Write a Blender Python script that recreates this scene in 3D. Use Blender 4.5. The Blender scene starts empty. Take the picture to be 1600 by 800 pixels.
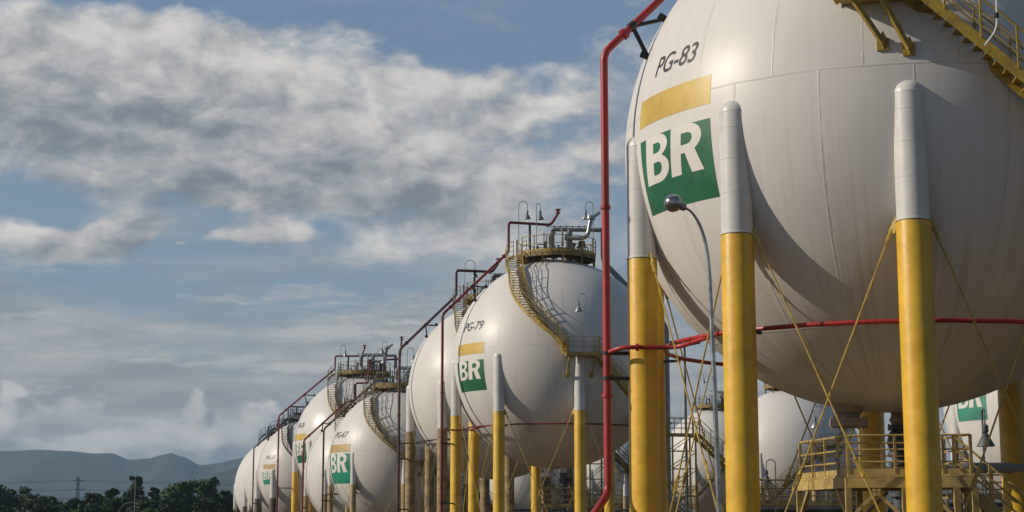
import bpy, bmesh, math, random
from math import sin, cos, tan, pi, radians as R, degrees as Dg, atan2, sqrt, hypot, asin
from mathutils import Vector as V, Matrix, noise as mnoise

scn = bpy.context.scene
S = 7.5                      # radius of the big tanks, metres
CZ = 1.65                    # eye height above the ground beside the first tank

# ------------------------------------------------------------------ camera
PITCH = R(9.2613)
FPX = 2574.4
cd = bpy.data.cameras.new('camera')
cam = bpy.data.objects.new('camera', cd)
scn.collection.objects.link(cam)
cam.location = (0, 0, CZ)
cam.rotation_euler = (R(90) + PITCH, 0, 0)
cd.sensor_width = 36
cd.lens = FPX / 1600 * 36
cd.clip_start = 0.5
cd.clip_end = 30000
scn.camera = cam
scn.render.resolution_x = 1024
scn.render.resolution_y = 512

# ------------------------------------------------------------------ light and exposure
SUN_EL = 28.0                # degrees
SUN_AZ = 185.0               # degrees from +X, counter-clockwise (180 = straight left, more = towards the camera)
sun_dir = V((cos(R(SUN_EL)) * cos(R(SUN_AZ)), cos(R(SUN_EL)) * sin(R(SUN_AZ)), sin(R(SUN_EL))))
ld = bpy.data.lights.new('sun', 'SUN')
ld.energy = 3.6
ld.angle = R(0.5)
ld.color = (1.0, 0.885, 0.735)
sun = bpy.data.objects.new('sun', ld)
scn.collection.objects.link(sun)
sun.rotation_euler = sun_dir.to_track_quat('Z', 'Y').to_euler()
scn.view_settings.view_transform = 'Standard'
scn.view_settings.look = 'None'
scn.view_settings.exposure = 0.0
scn.view_settings.gamma = 1
scn.view_settings.use_curve_mapping = False
SKY = 0.06
CLOUD_LIT = (0.74, 0.70, 0.655)
CLOUD_DARK = (0.195, 0.225, 0.265)

# ------------------------------------------------------------------ node helper
class NT:
    def __init__(s, tree):
        s.t = tree; s.n = tree.nodes; s.l = tree.links
    def node(s, typ, **kw):
        n = s.n.new(typ)
        for k, v in kw.items(): setattr(n, k, v)
        return n
    def put(s, sock, v):
        if v is None: return
        if isinstance(v, bpy.types.NodeSocket): s.l.new(v, sock)
        else:
            try: sock.default_value = v
            except Exception: sock.default_value = (*v, 1.0)
    def m(s, op, a, b=None, c=None, clamp=False):
        n = s.node('ShaderNodeMath', operation=op, use_clamp=clamp)
        s.put(n.inputs[0], a); s.put(n.inputs[1], b); s.put(n.inputs[2], c)
        return n.outputs[0]
    def vm(s, op, a, b=None):
        n = s.node('ShaderNodeVectorMath', operation=op)
        s.put(n.inputs[0], a)
        if b is not None:
            if op == 'SCALE': s.put(n.inputs[3], b)
            else: s.put(n.inputs[1], b)
        return n.outputs[0]
    def xyz(s, v):
        n = s.node('ShaderNodeSeparateXYZ'); s.put(n.inputs[0], v); return n.outputs
    def comb(s, x, y, z=0.0):
        n = s.node('ShaderNodeCombineXYZ'); s.put(n.inputs[0], x); s.put(n.inputs[1], y); s.put(n.inputs[2], z); return n.outputs[0]
    def noise(s, vec, scale, detail=4.0, rough=0.5, lac=2.0, dist=0.0, out=0):
        n = s.node('ShaderNodeTexNoise'); s.put(n.inputs['Vector'], vec)
        n.inputs['Scale'].default_value = scale; n.inputs['Detail'].default_value = detail
        n.inputs['Roughness'].default_value = rough; n.inputs['Lacunarity'].default_value = lac
        n.inputs['Distortion'].default_value = dist
        return n.outputs[out]
    def ss(s, v, a, b, lo=0.0, hi=1.0):
        n = s.node('ShaderNodeMapRange', interpolation_type='SMOOTHSTEP')
        s.put(n.inputs[0], v); s.put(n.inputs[1], a); s.put(n.inputs[2], b); s.put(n.inputs[3], lo); s.put(n.inputs[4], hi)
        return n.outputs[0]
    def lin(s, v, a, b, lo=0.0, hi=1.0):
        n = s.node('ShaderNodeMapRange')
        s.put(n.inputs[0], v); s.put(n.inputs[1], a); s.put(n.inputs[2], b); s.put(n.inputs[3], lo); s.put(n.inputs[4], hi)
        return n.outputs[0]
    def mix(s, f, a, b, blend='MIX'):
        n = s.node('ShaderNodeMix', data_type='RGBA', blend_type=blend)
        s.put(n.inputs[0], f); s.put(n.inputs[6], a); s.put(n.inputs[7], b)
        return n.outputs[2]

# ------------------------------------------------------------------ world: clear sky with clouds laid over it by direction
world = bpy.data.worlds.new('World')
scn.world = world
world.use_nodes = True
world.cycles.sampling_method = 'MANUAL'; world.cycles.sample_map_resolution = 512
def build_world():
    N = NT(world.node_tree)
    N.n.clear()
    tc = N.node('ShaderNodeTexCoord').outputs['Generated']
    x, y, z = N.xyz(N.vm('NORMALIZE', tc))
    az = N.m('MULTIPLY', N.m('ARCTAN2', x, y), Dg(1))     # 0 = straight ahead (+Y), right positive, degrees
    el = N.m('MULTIPLY', N.m('ARCSINE', z), Dg(1))
    # cloud density as a node group so it can be sampled twice (once shifted towards the sun)
    g = bpy.data.node_groups.new('cloud_density', 'ShaderNodeTree')
    g.interface.new_socket('az', in_out='INPUT', socket_type='NodeSocketFloat')
    g.interface.new_socket('el', in_out='INPUT', socket_type='NodeSocketFloat')
    g.interface.new_socket('d', in_out='OUTPUT', socket_type='NodeSocketFloat')
    G = NT(g)
    gi = G.node('NodeGroupInput'); go = G.node('NodeGroupOutput')
    a, e = gi.outputs[0], gi.outputs[1]
    p = G.comb(a, G.m('MULTIPLY', e, 1.7))
    w = G.noise(p, 0.32, 3, 0.5, out=1)
    pw = G.vm('ADD', p, G.vm('SCALE', G.vm('SUBTRACT', w, (0.5, 0.5, 0.5)), 2.6))
    big = G.noise(pw, 0.20, 9, 0.60)
    fine = G.noise(pw, 0.95, 6, 0.56)
    wx, wy, wz = G.xyz(w)
    aw = G.m('ADD', a, G.m('MULTIPLY', G.m('SUBTRACT', wx, 0.5), 3.0))
    ew = G.m('ADD', e, G.m('MULTIPLY', G.m('SUBTRACT', wy, 0.5), 1.8))
    tot = None
    for (px, py, sx, sy, amp) in CLOUDS:
        aa, ee = px2dir(px, py)
        da = G.m('MULTIPLY', G.m('SUBTRACT', aw, aa), 1 / (sx / 46.0))
        de = G.m('MULTIPLY', G.m('SUBTRACT', ew, ee), 1 / (sy / 46.0))
        r2 = G.m('ADD', G.m('MULTIPLY', da, da), G.m('MULTIPLY', de, de))
        gs = G.m('MULTIPLY', G.m('EXPONENT', G.m('MULTIPLY', r2, -1.0)), amp)
        tot = gs if tot is None else G.m('ADD', tot, gs)
    d = G.m('ADD', G.m('ADD', G.m('MULTIPLY', G.m('SUBTRACT', big, 0.5), 1.9), G.m('MULTIPLY', G.m('SUBTRACT', fine, 0.5), 0.75)), tot)
    G.l.new(d, go.inputs[0])
    def dens(aa, ee):
        n = N.node('ShaderNodeGroup'); n.node_tree = g
        N.put(n.inputs[0], aa); N.put(n.inputs[1], ee); return n.outputs[0]
    d0 = dens(az, el)
    d1 = dens(N.m('SUBTRACT', az, 0.45), N.m('ADD', el, 0.55))
    away = N.ss(N.m('ABSOLUTE', N.m('ADD', az, 8.0)), 30.0, 60.0)     # the cloud bank stands ahead; the sky is clear elsewhere
    d0 = N.m('SUBTRACT', d0, N.m('MULTIPLY', away, 1.3))
    cov = N.ss(d0, -0.20, N.lin(el, 4.0, 9.0, 0.28, 0.56))
    # lumps inside the bank: billows lit from the upper left
    pb = N.comb(az, N.m('MULTIPLY', el, 1.5), 5.0)
    wb = N.vm('ADD', pb, N.vm('SCALE', N.noise(pb, 0.5, 2, 0.5, out=1), 1.6))
    wb2 = N.vm('ADD', wb, (-0.55, 0.8, 0.0))
    l0 = N.noise(wb, 0.26, 8, 0.56); l1 = N.noise(wb2, 0.26, 8, 0.56)
    relief = N.m('MULTIPLY', N.m('SUBTRACT', l0, l1), 3.0)
    edge = N.m('MULTIPLY', N.m('SUBTRACT', d0, d1), 0.50)
    thick = N.ss(d0, 0.25, 1.35)
    big2 = N.noise(N.comb(az, N.m('MULTIPLY', el, 2.2), 11.0), 0.16, 4, 0.55)
    lit2 = N.m('ADD', N.m('ADD', relief, edge), N.m('MULTIPLY', N.m('SUBTRACT', big2, 0.5), 1.3))
    lit2 = N.m('SUBTRACT', N.m('ADD', N.m('ADD', lit2, 0.62), N.m('MULTIPLY', N.m('SUBTRACT', N.noise(wb, 0.9, 6, 0.58), 0.5), 0.6)), N.m('MULTIPLY', thick, 0.26))
    lit2 = N.m('ADD', lit2, N.m('ADD', N.lin(el, 18.0, 13.0, 0.20, -0.10), N.lin(az, -6.0, -17.0, 0.05, -0.08)))
    lit2 = N.ss(lit2, -0.42, 1.40)
    # thin high veil, drawn out level
    p2 = N.comb(N.m('MULTIPLY', az, 0.32), N.m('MULTIPLY', el, 0.95), 3.3)
    v1 = N.noise(p2, 0.42, 7, 0.6, dist=0.6)
    lowb = N.ss(el, 10.5, 4.5)
    vthr = N.lin(lowb, 0, 1, 0.42, 0.15)
    veil = N.m('MULTIPLY', N.ss(v1, vthr, N.m('ADD', vthr, 0.36)), N.lin(lowb, 0, 1, 0.55, 0.95))
    veil = N.m('MULTIPLY', veil, N.m('SUBTRACT', 1.0, away))
    sky = N.node('ShaderNodeTexSky', sky_type='NISHITA', sun_disc=False)
    sky.sun_elevation = R(SUN_EL)
    sky.sun_rotation = R(90 - SUN_AZ) % (2 * pi)
    sky.altitude = 0; sky.air_density = 1.0; sky.dust_density = 0.6; sky.ozone_density = 1.6
    k = 1 / SKY
    lf = N.noise(N.comb(N.m('MULTIPLY', az, 0.35), N.m('MULTIPLY', el, 1.35), 9.0), 0.5, 7, 0.60)
    vcol = N.mix(N.ss(lf, 0.36, 0.68), tuple(c * k for c in VEIL_DARK), tuple(c * k for c in VEIL_LIT))
    ccol = N.mix(lit2, tuple(c * k for c in CLOUD_DARK), tuple(c * k for c in CLOUD_LIT))
    ccol = N.mix(N.ss(el, 7.0, 3.5, 0.0, 0.05), ccol, tuple(c * k for c in VEIL_DARK))
    blue = N.mix(N.ss(el, 17.0, 7.0), tuple(c * k for c in SKY_BLUE), tuple(c * k for c in SKY_LOW))
    front = N.m('SUBTRACT', 1.0, away)
    col = N.mix(N.m('MULTIPLY', front, 0.85), sky.outputs[0], blue)
    col = N.mix(veil, col, vcol)
    low = N.ss(el, 6.5, 2.2)
    col = N.mix(N.m('MULTIPLY', N.m('MULTIPLY', low, front), 0.45), col, tuple(c * k for c in (0.41, 0.41, 0.405)))
    wsp = N.noise(N.vm('ADD', N.comb(N.m('MULTIPLY', az, 0.22), N.m('MULTIPLY', el, 1.9), 21.0), N.vm('SCALE', N.noise(N.comb(az, el), 0.6, 3, 0.5, out=1), 0.9)), 0.6, 8, 0.66)
    wband = N.m('MULTIPLY', N.ss(el, 9.5, 7.0), N.ss(el, 1.5, 4.5))
    col = N.mix(N.m('MULTIPLY', N.m('MULTIPLY', N.ss(wsp, 0.50, 0.68), wband), N.m('MULTIPLY', front, 0.85)), col, tuple(c * k for c in (0.56, 0.545, 0.52)))
    col = N.mix(N.m('MULTIPLY', cov, 0.97), col, ccol)
    bg = N.node('ShaderNodeBackground'); N.put(bg.inputs[0], col); bg.inputs[1].default_value = SKY
    out = N.node('ShaderNodeOutputWorld'); N.l.new(bg.outputs[0], out.inputs[0])
def px2dir(px, py):
    a = (px - 800) / FPX; b = (400 - py) / FPX
    v = V((a, cos(PITCH) - b * sin(PITCH), sin(PITCH) + b * cos(PITCH))).normalized()
    return Dg(atan2(v.x, v.y)), Dg(asin(v.z))
VEIL_LIT = (0.49, 0.475, 0.45); VEIL_DARK = (0.25, 0.275, 0.30)
SKY_BLUE = (0.165, 0.262, 0.41); SKY_LOW = (0.235, 0.335, 0.435)
# where the cloud banks stand (direction of centre, half sizes, weight)
CLOUDS = [
    (10, 110, 190, 95, 1.0), (210, 120, 150, 90, 1.0), (360, 130, 110, 70, 0.8), (460, 170, 130, 70, 0.55), (100, 215, 230, 45, 0.55),
    (330, 275, 190, 48, 1.0), (120, 160, 200, 60, 0.4), (590, 245, 180, 62, 0.95), (690, 135, 90, 30, 0.75), (740, 280, 180, 40, 0.5), (500, 290, 220, 30, 0.4), (930, 240, 60, 22, 0.45),
    (70, 388, 115, 34, 1.1), (185, 368, 60, 30, 0.9), (408, 372, 64, 12, 0.9), (285, 388, 12, 7, 0.7),
    (640, 385, 150, 22, 0.30), (820, 400, 150, 50, 0.40),
    (300, 622, 11, 15, 1.5), (297, 640, 22, 10, 0.7), (412, 645, 32, 26, 1.35), (335, 664, 26, 20, 1.3), (372, 682, 60, 14, 1.0), (250, 678, 40, 20, 0.9), (6, 605, 14, 18, 1.0), (8, 660, 30, 24, 1.0), (110, 690, 90, 12, 0.9),
    (200, 712, 260, 16, 1.0), (500, 700, 200, 34, 0.9), (540, 5, 60, 16, 0.5), (840, 170, 120, 30, 0.45), (870, 120, 60, 12, 0.3), (300, 330, 200, 16, 0.3), (905, 150, 40, 8, 0.4),
    (760, 40, 260, 50, -0.6), (30, 318, 120, 22, -0.75), (130, 248, 70, 12, -0.6), (300, 432, 420, 34, -0.6), (330, -12, 300, 28, -1.3),
    (300, 545, 620, 70, -0.8), (450, 335, 170, 12, -0.5), (505, 368, 26, 22, -0.7), (300, 345, 45, 30, -0.9), (640, 330, 220, 50, 0.35),
]
build_world()
# ------------------------------------------------------------------ mesh helper
def link(o, parent=None):
    scn.collection.objects.link(o)
    if parent is not None: o.parent = parent
    return o
class MB:
    def __init__(s): s.v = []; s.f = []; s.sm = []
    def add(s, vs, fs, smooth=False):
        o = len(s.v); s.v += [tuple(p) for p in vs]
        for f in fs: s.f.append([i + o for i in f]); s.sm.append(smooth)
        return s
    def box(s, c, size, M=None):
        x, y, z = [q / 2 for q in size]
        vs = [V((sx * x, sy * y, sz * z)) for sx in (-1, 1) for sy in (-1, 1) for sz in (-1, 1)]
        if M is not None: vs = [M @ p for p in vs]
        vs = [p + V(c) for p in vs]
        return s.add(vs, [(0, 1, 3, 2), (4, 6, 7, 5), (0, 4, 5, 1), (2, 3, 7, 6), (0, 2, 6, 4), (1, 5, 7, 3)])
    def beam(s, a, b, w, h, up=(0, 0, 1)):
        a = V(a); b = V(b); d = b - a; L = d.length
        if L < 1e-6: return s
        d.normalize(); u = V(up)
        if abs(d.dot(u)) > 0.98: u = V((0, 1, 0))
        sd = d.cross(u).normalized(); u = sd.cross(d)
        M = Matrix((d, sd, u)).transposed()
        return s.box((a + b) / 2, (L, w, h), M)
    def tube(s, pts, r, n=10, cap=True, closed=False):
        pts = [V(p) for p in pts]
        rr = r if isinstance(r, (list, tuple)) else [r] * len(pts)
        m = len(pts); o = len(s.v)
        t0 = (pts[1] - pts[0]).normalized()
        u = t0.orthogonal().normalized() if abs(t0.z) > 0.9 else t0.cross(V((0, 0, 1))).normalized()
        rings = []
        for i in range(m):
            if closed: t = (pts[(i + 1) % m] - pts[i - 1]).normalized()
            elif i == 0: t = t0
            elif i == m - 1: t = (pts[-1] - pts[-2]).normalized()
            else:
                t = (pts[i + 1] - pts[i]).normalized() + (pts[i] - pts[i - 1]).normalized()
                t = t.normalized() if t.length > 1e-6 else (pts[i + 1] - pts[i]).normalized()
            u = (u - t * u.dot(t)).normalized(); w = t.cross(u)
            k = 1.0
            if 0 < i < m - 1:
                c = (pts[i + 1] - pts[i]).normalized().dot((pts[i] - pts[i - 1]).normalized())
            for j in range(n):
                a = 2 * pi * j / n
                s.v.append(tuple(pts[i] + (u * cos(a) + w * sin(a)) * rr[i]))
        for i in range(m if closed else m - 1):
            A = o + i * n; B = o + ((i + 1) % m) * n
            for j in range(n):
                s.f.append([A + j, A + (j + 1) % n, B + (j + 1) % n, B + j]); s.sm.append(True)
        if cap and not closed:
            s.f.append([o + j for j in range(n)][::-1]); s.sm.append(False)
            s.f.append([o + (m - 1) * n + j for j in range(n)]); s.sm.append(False)
        return s
    def lathe(s, prof, c=(0, 0, 0), n=24, M=None):
        o = len(s.v)
        for (r, z) in prof:
            for j in range(n):
                a = 2 * pi * j / n; p = V((r * cos(a), r * sin(a), z))
                if M is not None: p = M @ p
                s.v.append(tuple(p + V(c)))
        for i in range(len(prof) - 1):
            A = o + i * n; B = A + n
            for j in range(n):
                s.f.append([A + j, A + (j + 1) % n, B + (j + 1) % n, B + j]); s.sm.append(True)
        s.f.append([o + j for j in range(n)][::-1]); s.sm.append(False)
        s.f.append([o + (len(prof) - 1) * n + j for j in range(n)]); s.sm.append(False)
        return s
    def build(s, name, mat, parent=None, sharp=35):
        me = bpy.data.meshes.new(name)
        me.from_pydata(s.v, [], s.f); me.materials.append(mat)
        me.polygons.foreach_set('use_smooth', s.sm)
        if any(s.sm): me.set_sharp_from_angle(angle=R(sharp))
        me.update()
        return link(bpy.data.objects.new(name, me), parent)
def fillet(pts, rad, n=5):
    pts = [V(p) for p in pts]; out = [pts[0]]
    for i in range(1, len(pts) - 1):
        a, b, c = pts[i - 1], pts[i], pts[i + 1]
        d = min(rad, (a - b).length * 0.45, (c - b).length * 0.45)
        p, q = b + (a - b).normalized() * d, b + (c - b).normalized() * d
        for k in range(n + 1):
            t = k / n
            out.append(p * (1 - t) ** 2 + b * 2 * t * (1 - t) + q * t * t)
    out.append(pts[-1]); return out
def thing(name, label, cat, loc=(0, 0, 0), group=None):
    o = bpy.data.objects.new(name, None); link(o); o.location = loc; o.empty_display_size = 0.3
    o['label'] = label; o['category'] = cat
    if group: o['group'] = group
    return o
def tag(o, label, cat, group=None):
    o['label'] = label; o['category'] = cat
    if group: o['group'] = group
    return o
def pix_at(px, py, Y):
    """point seen at photo pixel (px,py), Y metres ahead of the camera's foot"""
    a = (px - 800) / FPX; b = (400 - py) / FPX
    v = V((a, cos(PITCH) - b * sin(PITCH), sin(PITCH) + b * cos(PITCH)))
    return V((0, 0, CZ)) + v * (Y / v.y)

# ------------------------------------------------------------------ materials
def new_mat(name):
    m = bpy.data.materials.new(name); m.use_nodes = True
    N = NT(m.node_tree); b = m.node_tree.nodes['Principled BSDF']
    return m, N, b
def paint(name, col, rough=0.5, var=0.12, scale=1.2, metal=0.0, bump=0.0, bscale=6.0, rust=0.0, coord='Object', rustcol=(0.10, 0.045, 0.02), stretch=1.0, dirt=0.0):
    m, N, b = new_mat(name)
    tc = N.node('ShaderNodeTexCoord').outputs[coord]
    p = N.vm('MULTIPLY', tc, (1, 1, stretch))
    n1 = N.noise(p, scale, 5, 0.6)
    dark = tuple(c * (1 - 2.2 * var) for c in col); lite = tuple(min(1, c * (1 + var)) for c in col)
    c = N.mix(N.ss(n1, 0.3, 0.68), dark, lite)
    if dirt:
        n3 = N.noise(N.vm('MULTIPLY', tc, (1, 1, 0.08)), 3.0, 6, 0.65)
        c = N.mix(N.m('MULTIPLY', N.ss(n3, 0.5, 0.8), dirt), c, (0.13, 0.10, 0.07))
    if rust:
        n2 = N.noise(tc, scale * 3.1, 8, 0.7)
        c = N.mix(N.m('MULTIPLY', N.ss(n2, 0.62 - 0.15 * rust, 0.72), 0.85), c, rustcol)
    N.put(b.inputs['Base Color'], c)
    N.put(b.inputs['Roughness'], N.lin(n1, 0.3, 0.7, rough * 0.85, min(1, rough * 1.15)))
    b.inputs['Metallic'].default_value = metal
    if bump:
        bp = N.node('ShaderNodeBump'); bp.inputs['Strength'].default_value = 1.0; bp.inputs['Distance'].default_value = bump
        N.put(bp.inputs['Height'], N.noise(tc, bscale, 4, 0.5)); N.put(b.inputs['Normal'], bp.outputs[0])
    return m
def shell_mat(name, base, rad, streak=0.5, tone=(0.30, 0.22, 0.14), rough=0.40, rust=0.0):
    """white painted plate: weld seams on the real plate layout, rain streaks, faint dents"""
    m, N, b = new_mat(name)
    tc = N.node('ShaderNodeTexCoord').outputs['Object']
    x, y, z = N.xyz(tc)
    lon = N.m('MULTIPLY', N.m('ARCTAN2', y, x), Dg(1))
    lat = N.m('MULTIPLY', N.m('ARCSINE', N.m('DIVIDE', z, rad, clamp=False)), Dg(1))
    dpm = Dg(1) / rad                                   # degrees per metre
    wgl = N.m('MULTIPLY', N.m('SUBTRACT', N.noise(N.comb(N.m('MULTIPLY', lon, 0.25), lat), 0.4, 3), 0.5), 0.10 * dpm)
    # level seams
    lv = None
    for L in (-48.0, 5.0, 44.0, 72.0):
        d = N.m('ABSOLUTE', N.m('ADD', N.m('SUBTRACT', lat, L), wgl))
        lv = d if lv is None else N.m('MINIMUM', lv, d)
    hs = N.ss(lv, 0.032 * dpm, 0.010 * dpm)
    # meridian seams, a different step and phase in every course
    def mer(step, ph):
        t = N.m('ADD', lon, 720.0 + ph); f = N.m('DIVIDE', t, float(step))
        d = N.m('ABSOLUTE', N.m('SUBTRACT', N.m('FRACT', f), 0.5))
        return N.m('MULTIPLY', N.m('MULTIPLY', d, float(step)), N.m('COSINE', N.m('MULTIPLY', lat, R(1))))
    c1 = mer(18, -2.5); c2 = mer(18, 7.0); c3 = mer(36, 4); c4 = mer(72, 20)
    al = N.m('ABSOLUTE', lat)
    mid = N.m('GREATER_THAN', lat, 5.0); top = N.m('GREATER_THAN', lat, 44.0); low = N.m('LESS_THAN', lat, -48.0)
    md = N.m('ADD', N.m('MULTIPLY', N.m('SUBTRACT', 1.0, mid), c1), N.m('MULTIPLY', mid, c2))
    md = N.m('ADD', N.m('MULTIPLY', N.m('SUBTRACT', 1.0, low), md), N.m('MULTIPLY', low, c3))
    md = N.m('ADD', N.m('MULTIPLY', N.m('SUBTRACT', 1.0, top), md), N.m('MULTIPLY', top, c4))
    vs = N.ss(N.m('ADD', md, wgl), 0.032 * dpm, 0.010 * dpm)
    seam = N.m('MAXIMUM', hs, vs)
    patchy = N.ss(N.noise(tc, 0.5, 3), 0.35, 0.6, 0.25, 1.0)
    # rain streaks run down the meridians
    st = N.noise(N.comb(N.m('MULTIPLY', lon, 0.55), N.m('MULTIPLY', lat, 0.018), 1.7), 1.0, 9, 0.72)
    st2 = N.noise(N.comb(N.m('MULTIPLY', lon, 0.09), N.m('MULTIPLY', lat, 0.02), 7.7), 1.0, 5, 0.6)
    big = N.noise(tc, 0.22, 4, 0.55)
    col = N.mix(N.ss(big, 0.3, 0.7), tuple(c * 0.93 for c in base), base)
    lowm = N.ss(lat, 10.0, -55.0, 0.25, 1.0)                # dirty run-off collects on the belly plates
    s_amt = N.m('MULTIPLY', N.m('MULTIPLY', N.ss(st, 0.47, 0.70), lowm), streak)
    col = N.mix(s_amt, col, tone)
    s_amt2 = N.m('MULTIPLY', N.m('MULTIPLY', N.ss(st2, 0.5, 0.75), lowm), streak * 0.5)
    col = N.mix(s_amt2, col, tone)
    if rust:
        r1 = N.noise(N.comb(N.m('MULTIPLY', lon, 0.30), N.m('MULTIPLY', lat, 0.01), 2.2), 1.0, 3, 0.5)
        col = N.mix(N.m('MULTIPLY', N.ss(r1, 0.64, 0.70), rust), col, (0.42, 0.25, 0.08))
    col = N.mix(N.m('MULTIPLY', N.m('MULTIPLY', seam, patchy), 0.20), col, (0.12, 0.10, 0.085))
    N.put(b.inputs['Base Color'], col)
    N.put(b.inputs['Roughness'], N.lin(big, 0.3, 0.7, rough * 0.9, rough * 1.15))
    b.inputs['Specular IOR Level'].default_value = 0.30
    bp = N.node('ShaderNodeBump'); bp.inputs['Strength'].default_value = 1.0; bp.inputs['Distance'].default_value = 0.02
    h = N.m('ADD', N.m('MULTIPLY', seam, 0.22), N.m('MULTIPLY', N.noise(tc, 0.6, 2), 0.35))
    N.put(bp.inputs['Height'], h); N.put(b.inputs['Normal'], bp.outputs[0])
    return m

M = {}
M['yellow'] = paint('yellow_paint', (0.72, 0.43, 0.028), 0.45, 0.09, 0.7, bump=0.014, bscale=3.0, dirt=0.25, stretch=1.6)
M['yellow_far'] = paint('yellow_paint_faded', (0.60, 0.38, 0.05), 0.5, 0.08, 0.7, bump=0.015, bscale=3.0, dirt=0.35)
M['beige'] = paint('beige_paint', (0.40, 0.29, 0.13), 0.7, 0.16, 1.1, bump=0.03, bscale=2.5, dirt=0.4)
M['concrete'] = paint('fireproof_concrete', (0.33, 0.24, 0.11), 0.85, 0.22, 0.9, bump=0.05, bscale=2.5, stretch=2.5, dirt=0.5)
M['darkcol'] = paint('dark_brown_paint', (0.13, 0.10, 0.08), 0.8, 0.2, 1.0, dirt=0.3)  # dark brown all over the column, with random tone variation and streaks
M['sleeve'] = paint('white_sleeve_paint', (0.66, 0.65, 0.62), 0.38, 0.05, 1.0, dirt=0.22, bump=0.006, bscale=1.5)
M['rail_yellow'] = paint('yellow_steelwork_paint', (0.44, 0.30, 0.045), 0.5, 0.15, 2.0, rust=0.5)
M['rail_dull'] = paint('dull_yellow_steelwork_paint', (0.27, 0.205, 0.075), 0.6, 0.2, 2.0, rust=0.7)
M['rail_black'] = paint('black_steelwork_paint', (0.035, 0.037, 0.036), 0.55, 0.2, 2.0)
M['red'] = paint('red_fire_pipe_paint', (0.36, 0.024, 0.02), 0.42, 0.12, 1.0, dirt=0.15)
M['dark_red'] = paint('oxide_red_pipe_paint', (0.20, 0.018, 0.02), 0.45, 0.12, 1.0, dirt=0.2)
M['brown'] = paint('brown_pipe_paint', (0.085, 0.04, 0.035), 0.5, 0.15, 1.0, dirt=0.2)
M['maroon'] = paint('faded_maroon_pipe_paint', (0.16, 0.07, 0.065), 0.5, 0.15, 1.0, dirt=0.2)
M['deck'] = paint('rusty_yellow_deck_paint', (0.25, 0.17, 0.045), 0.65, 0.2, 2.0, rust=0.8)
M['grey'] = paint('grey_pipe_paint', (0.30, 0.32, 0.33), 0.4, 0.12, 1.2, dirt=0.25)
M['lampsteel'] = paint('dull_lamp_steel', (0.45, 0.44, 0.43), 0.26, 0.2, 3.0, metal=0.9, dirt=.25)
M['galv'] = paint('galvanised_steel', (0.38, 0.39, 0.40), 0.38, 0.15, 3.0, metal=0.6)
M['dark_grey'] = paint('dark_grey_valve_paint', (0.075, 0.08, 0.085), 0.5, 0.2, 2.0)
M['black'] = paint('black_bracket_paint', (0.022, 0.022, 0.024), 0.5, 0.1, 2.0)
M['green_iron'] = paint('green_valve_paint', (0.02, 0.10, 0.07), 0.5, 0.15, 2.0)
M['green'] = paint('green_logo_paint', (0.012, 0.135, 0.06), 0.42, 0.10, 1.0, dirt=0.22)
M['teal'] = paint('faded_green_logo_paint', (0.02, 0.26, 0.17), 0.45, 0.12, 1.0, dirt=0.2)
M['pale_teal'] = paint('bleached_green_logo_paint', (0.06, 0.27, 0.20), 0.45, 0.07, 1.0)
M['band'] = paint('yellow_band_paint', (0.60, 0.41, 0.08), 0.42, 0.07, 1.0, dirt=0.25)
M['tan_band'] = paint('faded_yellow_band_paint', (0.50, 0.35, 0.13), 0.45, 0.08, 1.0, dirt=0.3)
M['letters'] = paint('white_letter_paint', (0.72, 0.69, 0.63), 0.36, 0.03, 1.0)
M['ink'] = paint('black_lettering_paint', (0.025, 0.025, 0.028), 0.5, 0.1, 1.0)
M['rod'] = paint('yellow_rod_paint', (0.50, 0.35, 0.07), 0.5, 0.15, 3.0)
M['rod_dull'] = paint('weathered_rod_paint', (0.26, 0.19, 0.10), 0.6, 0.2, 3.0)
M['bronze'] = paint('weathered_brown_steel', (0.36, 0.27, 0.20), 0.55, 0.15, 2.0)
WHITE = (0.71, 0.69, 0.655)
# ------------------------------------------------------------------ lettering wrapped onto a sphere
def arc(cx, cy, rx, ry, a0, a1, n=12):
    return [(cx + rx * cos(R(a0 + (a1 - a0) * i / n)), cy + ry * sin(R(a0 + (a1 - a0) * i / n))) for i in range(n + 1)]
GLYPH_B = [[(0, 0), (0, 1), (.40, 1)] + arc(.40, .765, .29, .235, 90, -62) + arc(.42, .275, .31, .275, 62, -90),
           [(.26, .62), (.26, .83)] + arc(.39, .725, .105, .105, 90, -90),
           [(.26, .165), (.26, .43)] + arc(.40, .2975, .12, .1325, 90, -90)]
GLYPH_R = [[(0, 0), (0, 1), (.42, 1)] + arc(.42, .715, .30, .285, 90, -50) + [(.58, .47), (.78, 0), (.51, 0), (.355, .42), (.26, .42), (.26, 0)],
           [(.26, .59), (.26, .83)] + arc(.40, .71, .12, .12, 90, -90)]
def flat_mesh(polys):
    cu = bpy.data.curves.new('outline', 'CURVE'); cu.dimensions = '2D'; cu.fill_mode = 'BOTH'
    for p in polys:
        sp = cu.splines.new('POLY'); sp.points.add(len(p) - 1); sp.use_cyclic_u = True
        for i, q in enumerate(p): sp.points[i].co = (q[0], q[1], 0, 1)
    return curve_to_mesh(cu)
def curve_to_mesh(cu):
    o = bpy.data.objects.new('outline', cu); scn.collection.objects.link(o)
    dg = bpy.context.evaluated_depsgraph_get(); dg.update()
    me = bpy.data.meshes.new_from_object(o.evaluated_get(dg))
    bpy.data.objects.remove(o); bpy.data.curves.remove(cu)
    bm = bmesh.new(); bm.from_mesh(me); bpy.data.meshes.remove(me)
    return bm
def text_mesh(body, bold=0.012, shear=0.0):
    cu = bpy.data.curves.new('outline', 'FONT'); cu.body = body; cu.size = 1; cu.offset = bold; cu.shear = shear
    cu.space_character = 1.0; cu.resolution_u = 6
    bm = curve_to_mesh(cu)
    return bm
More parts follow.
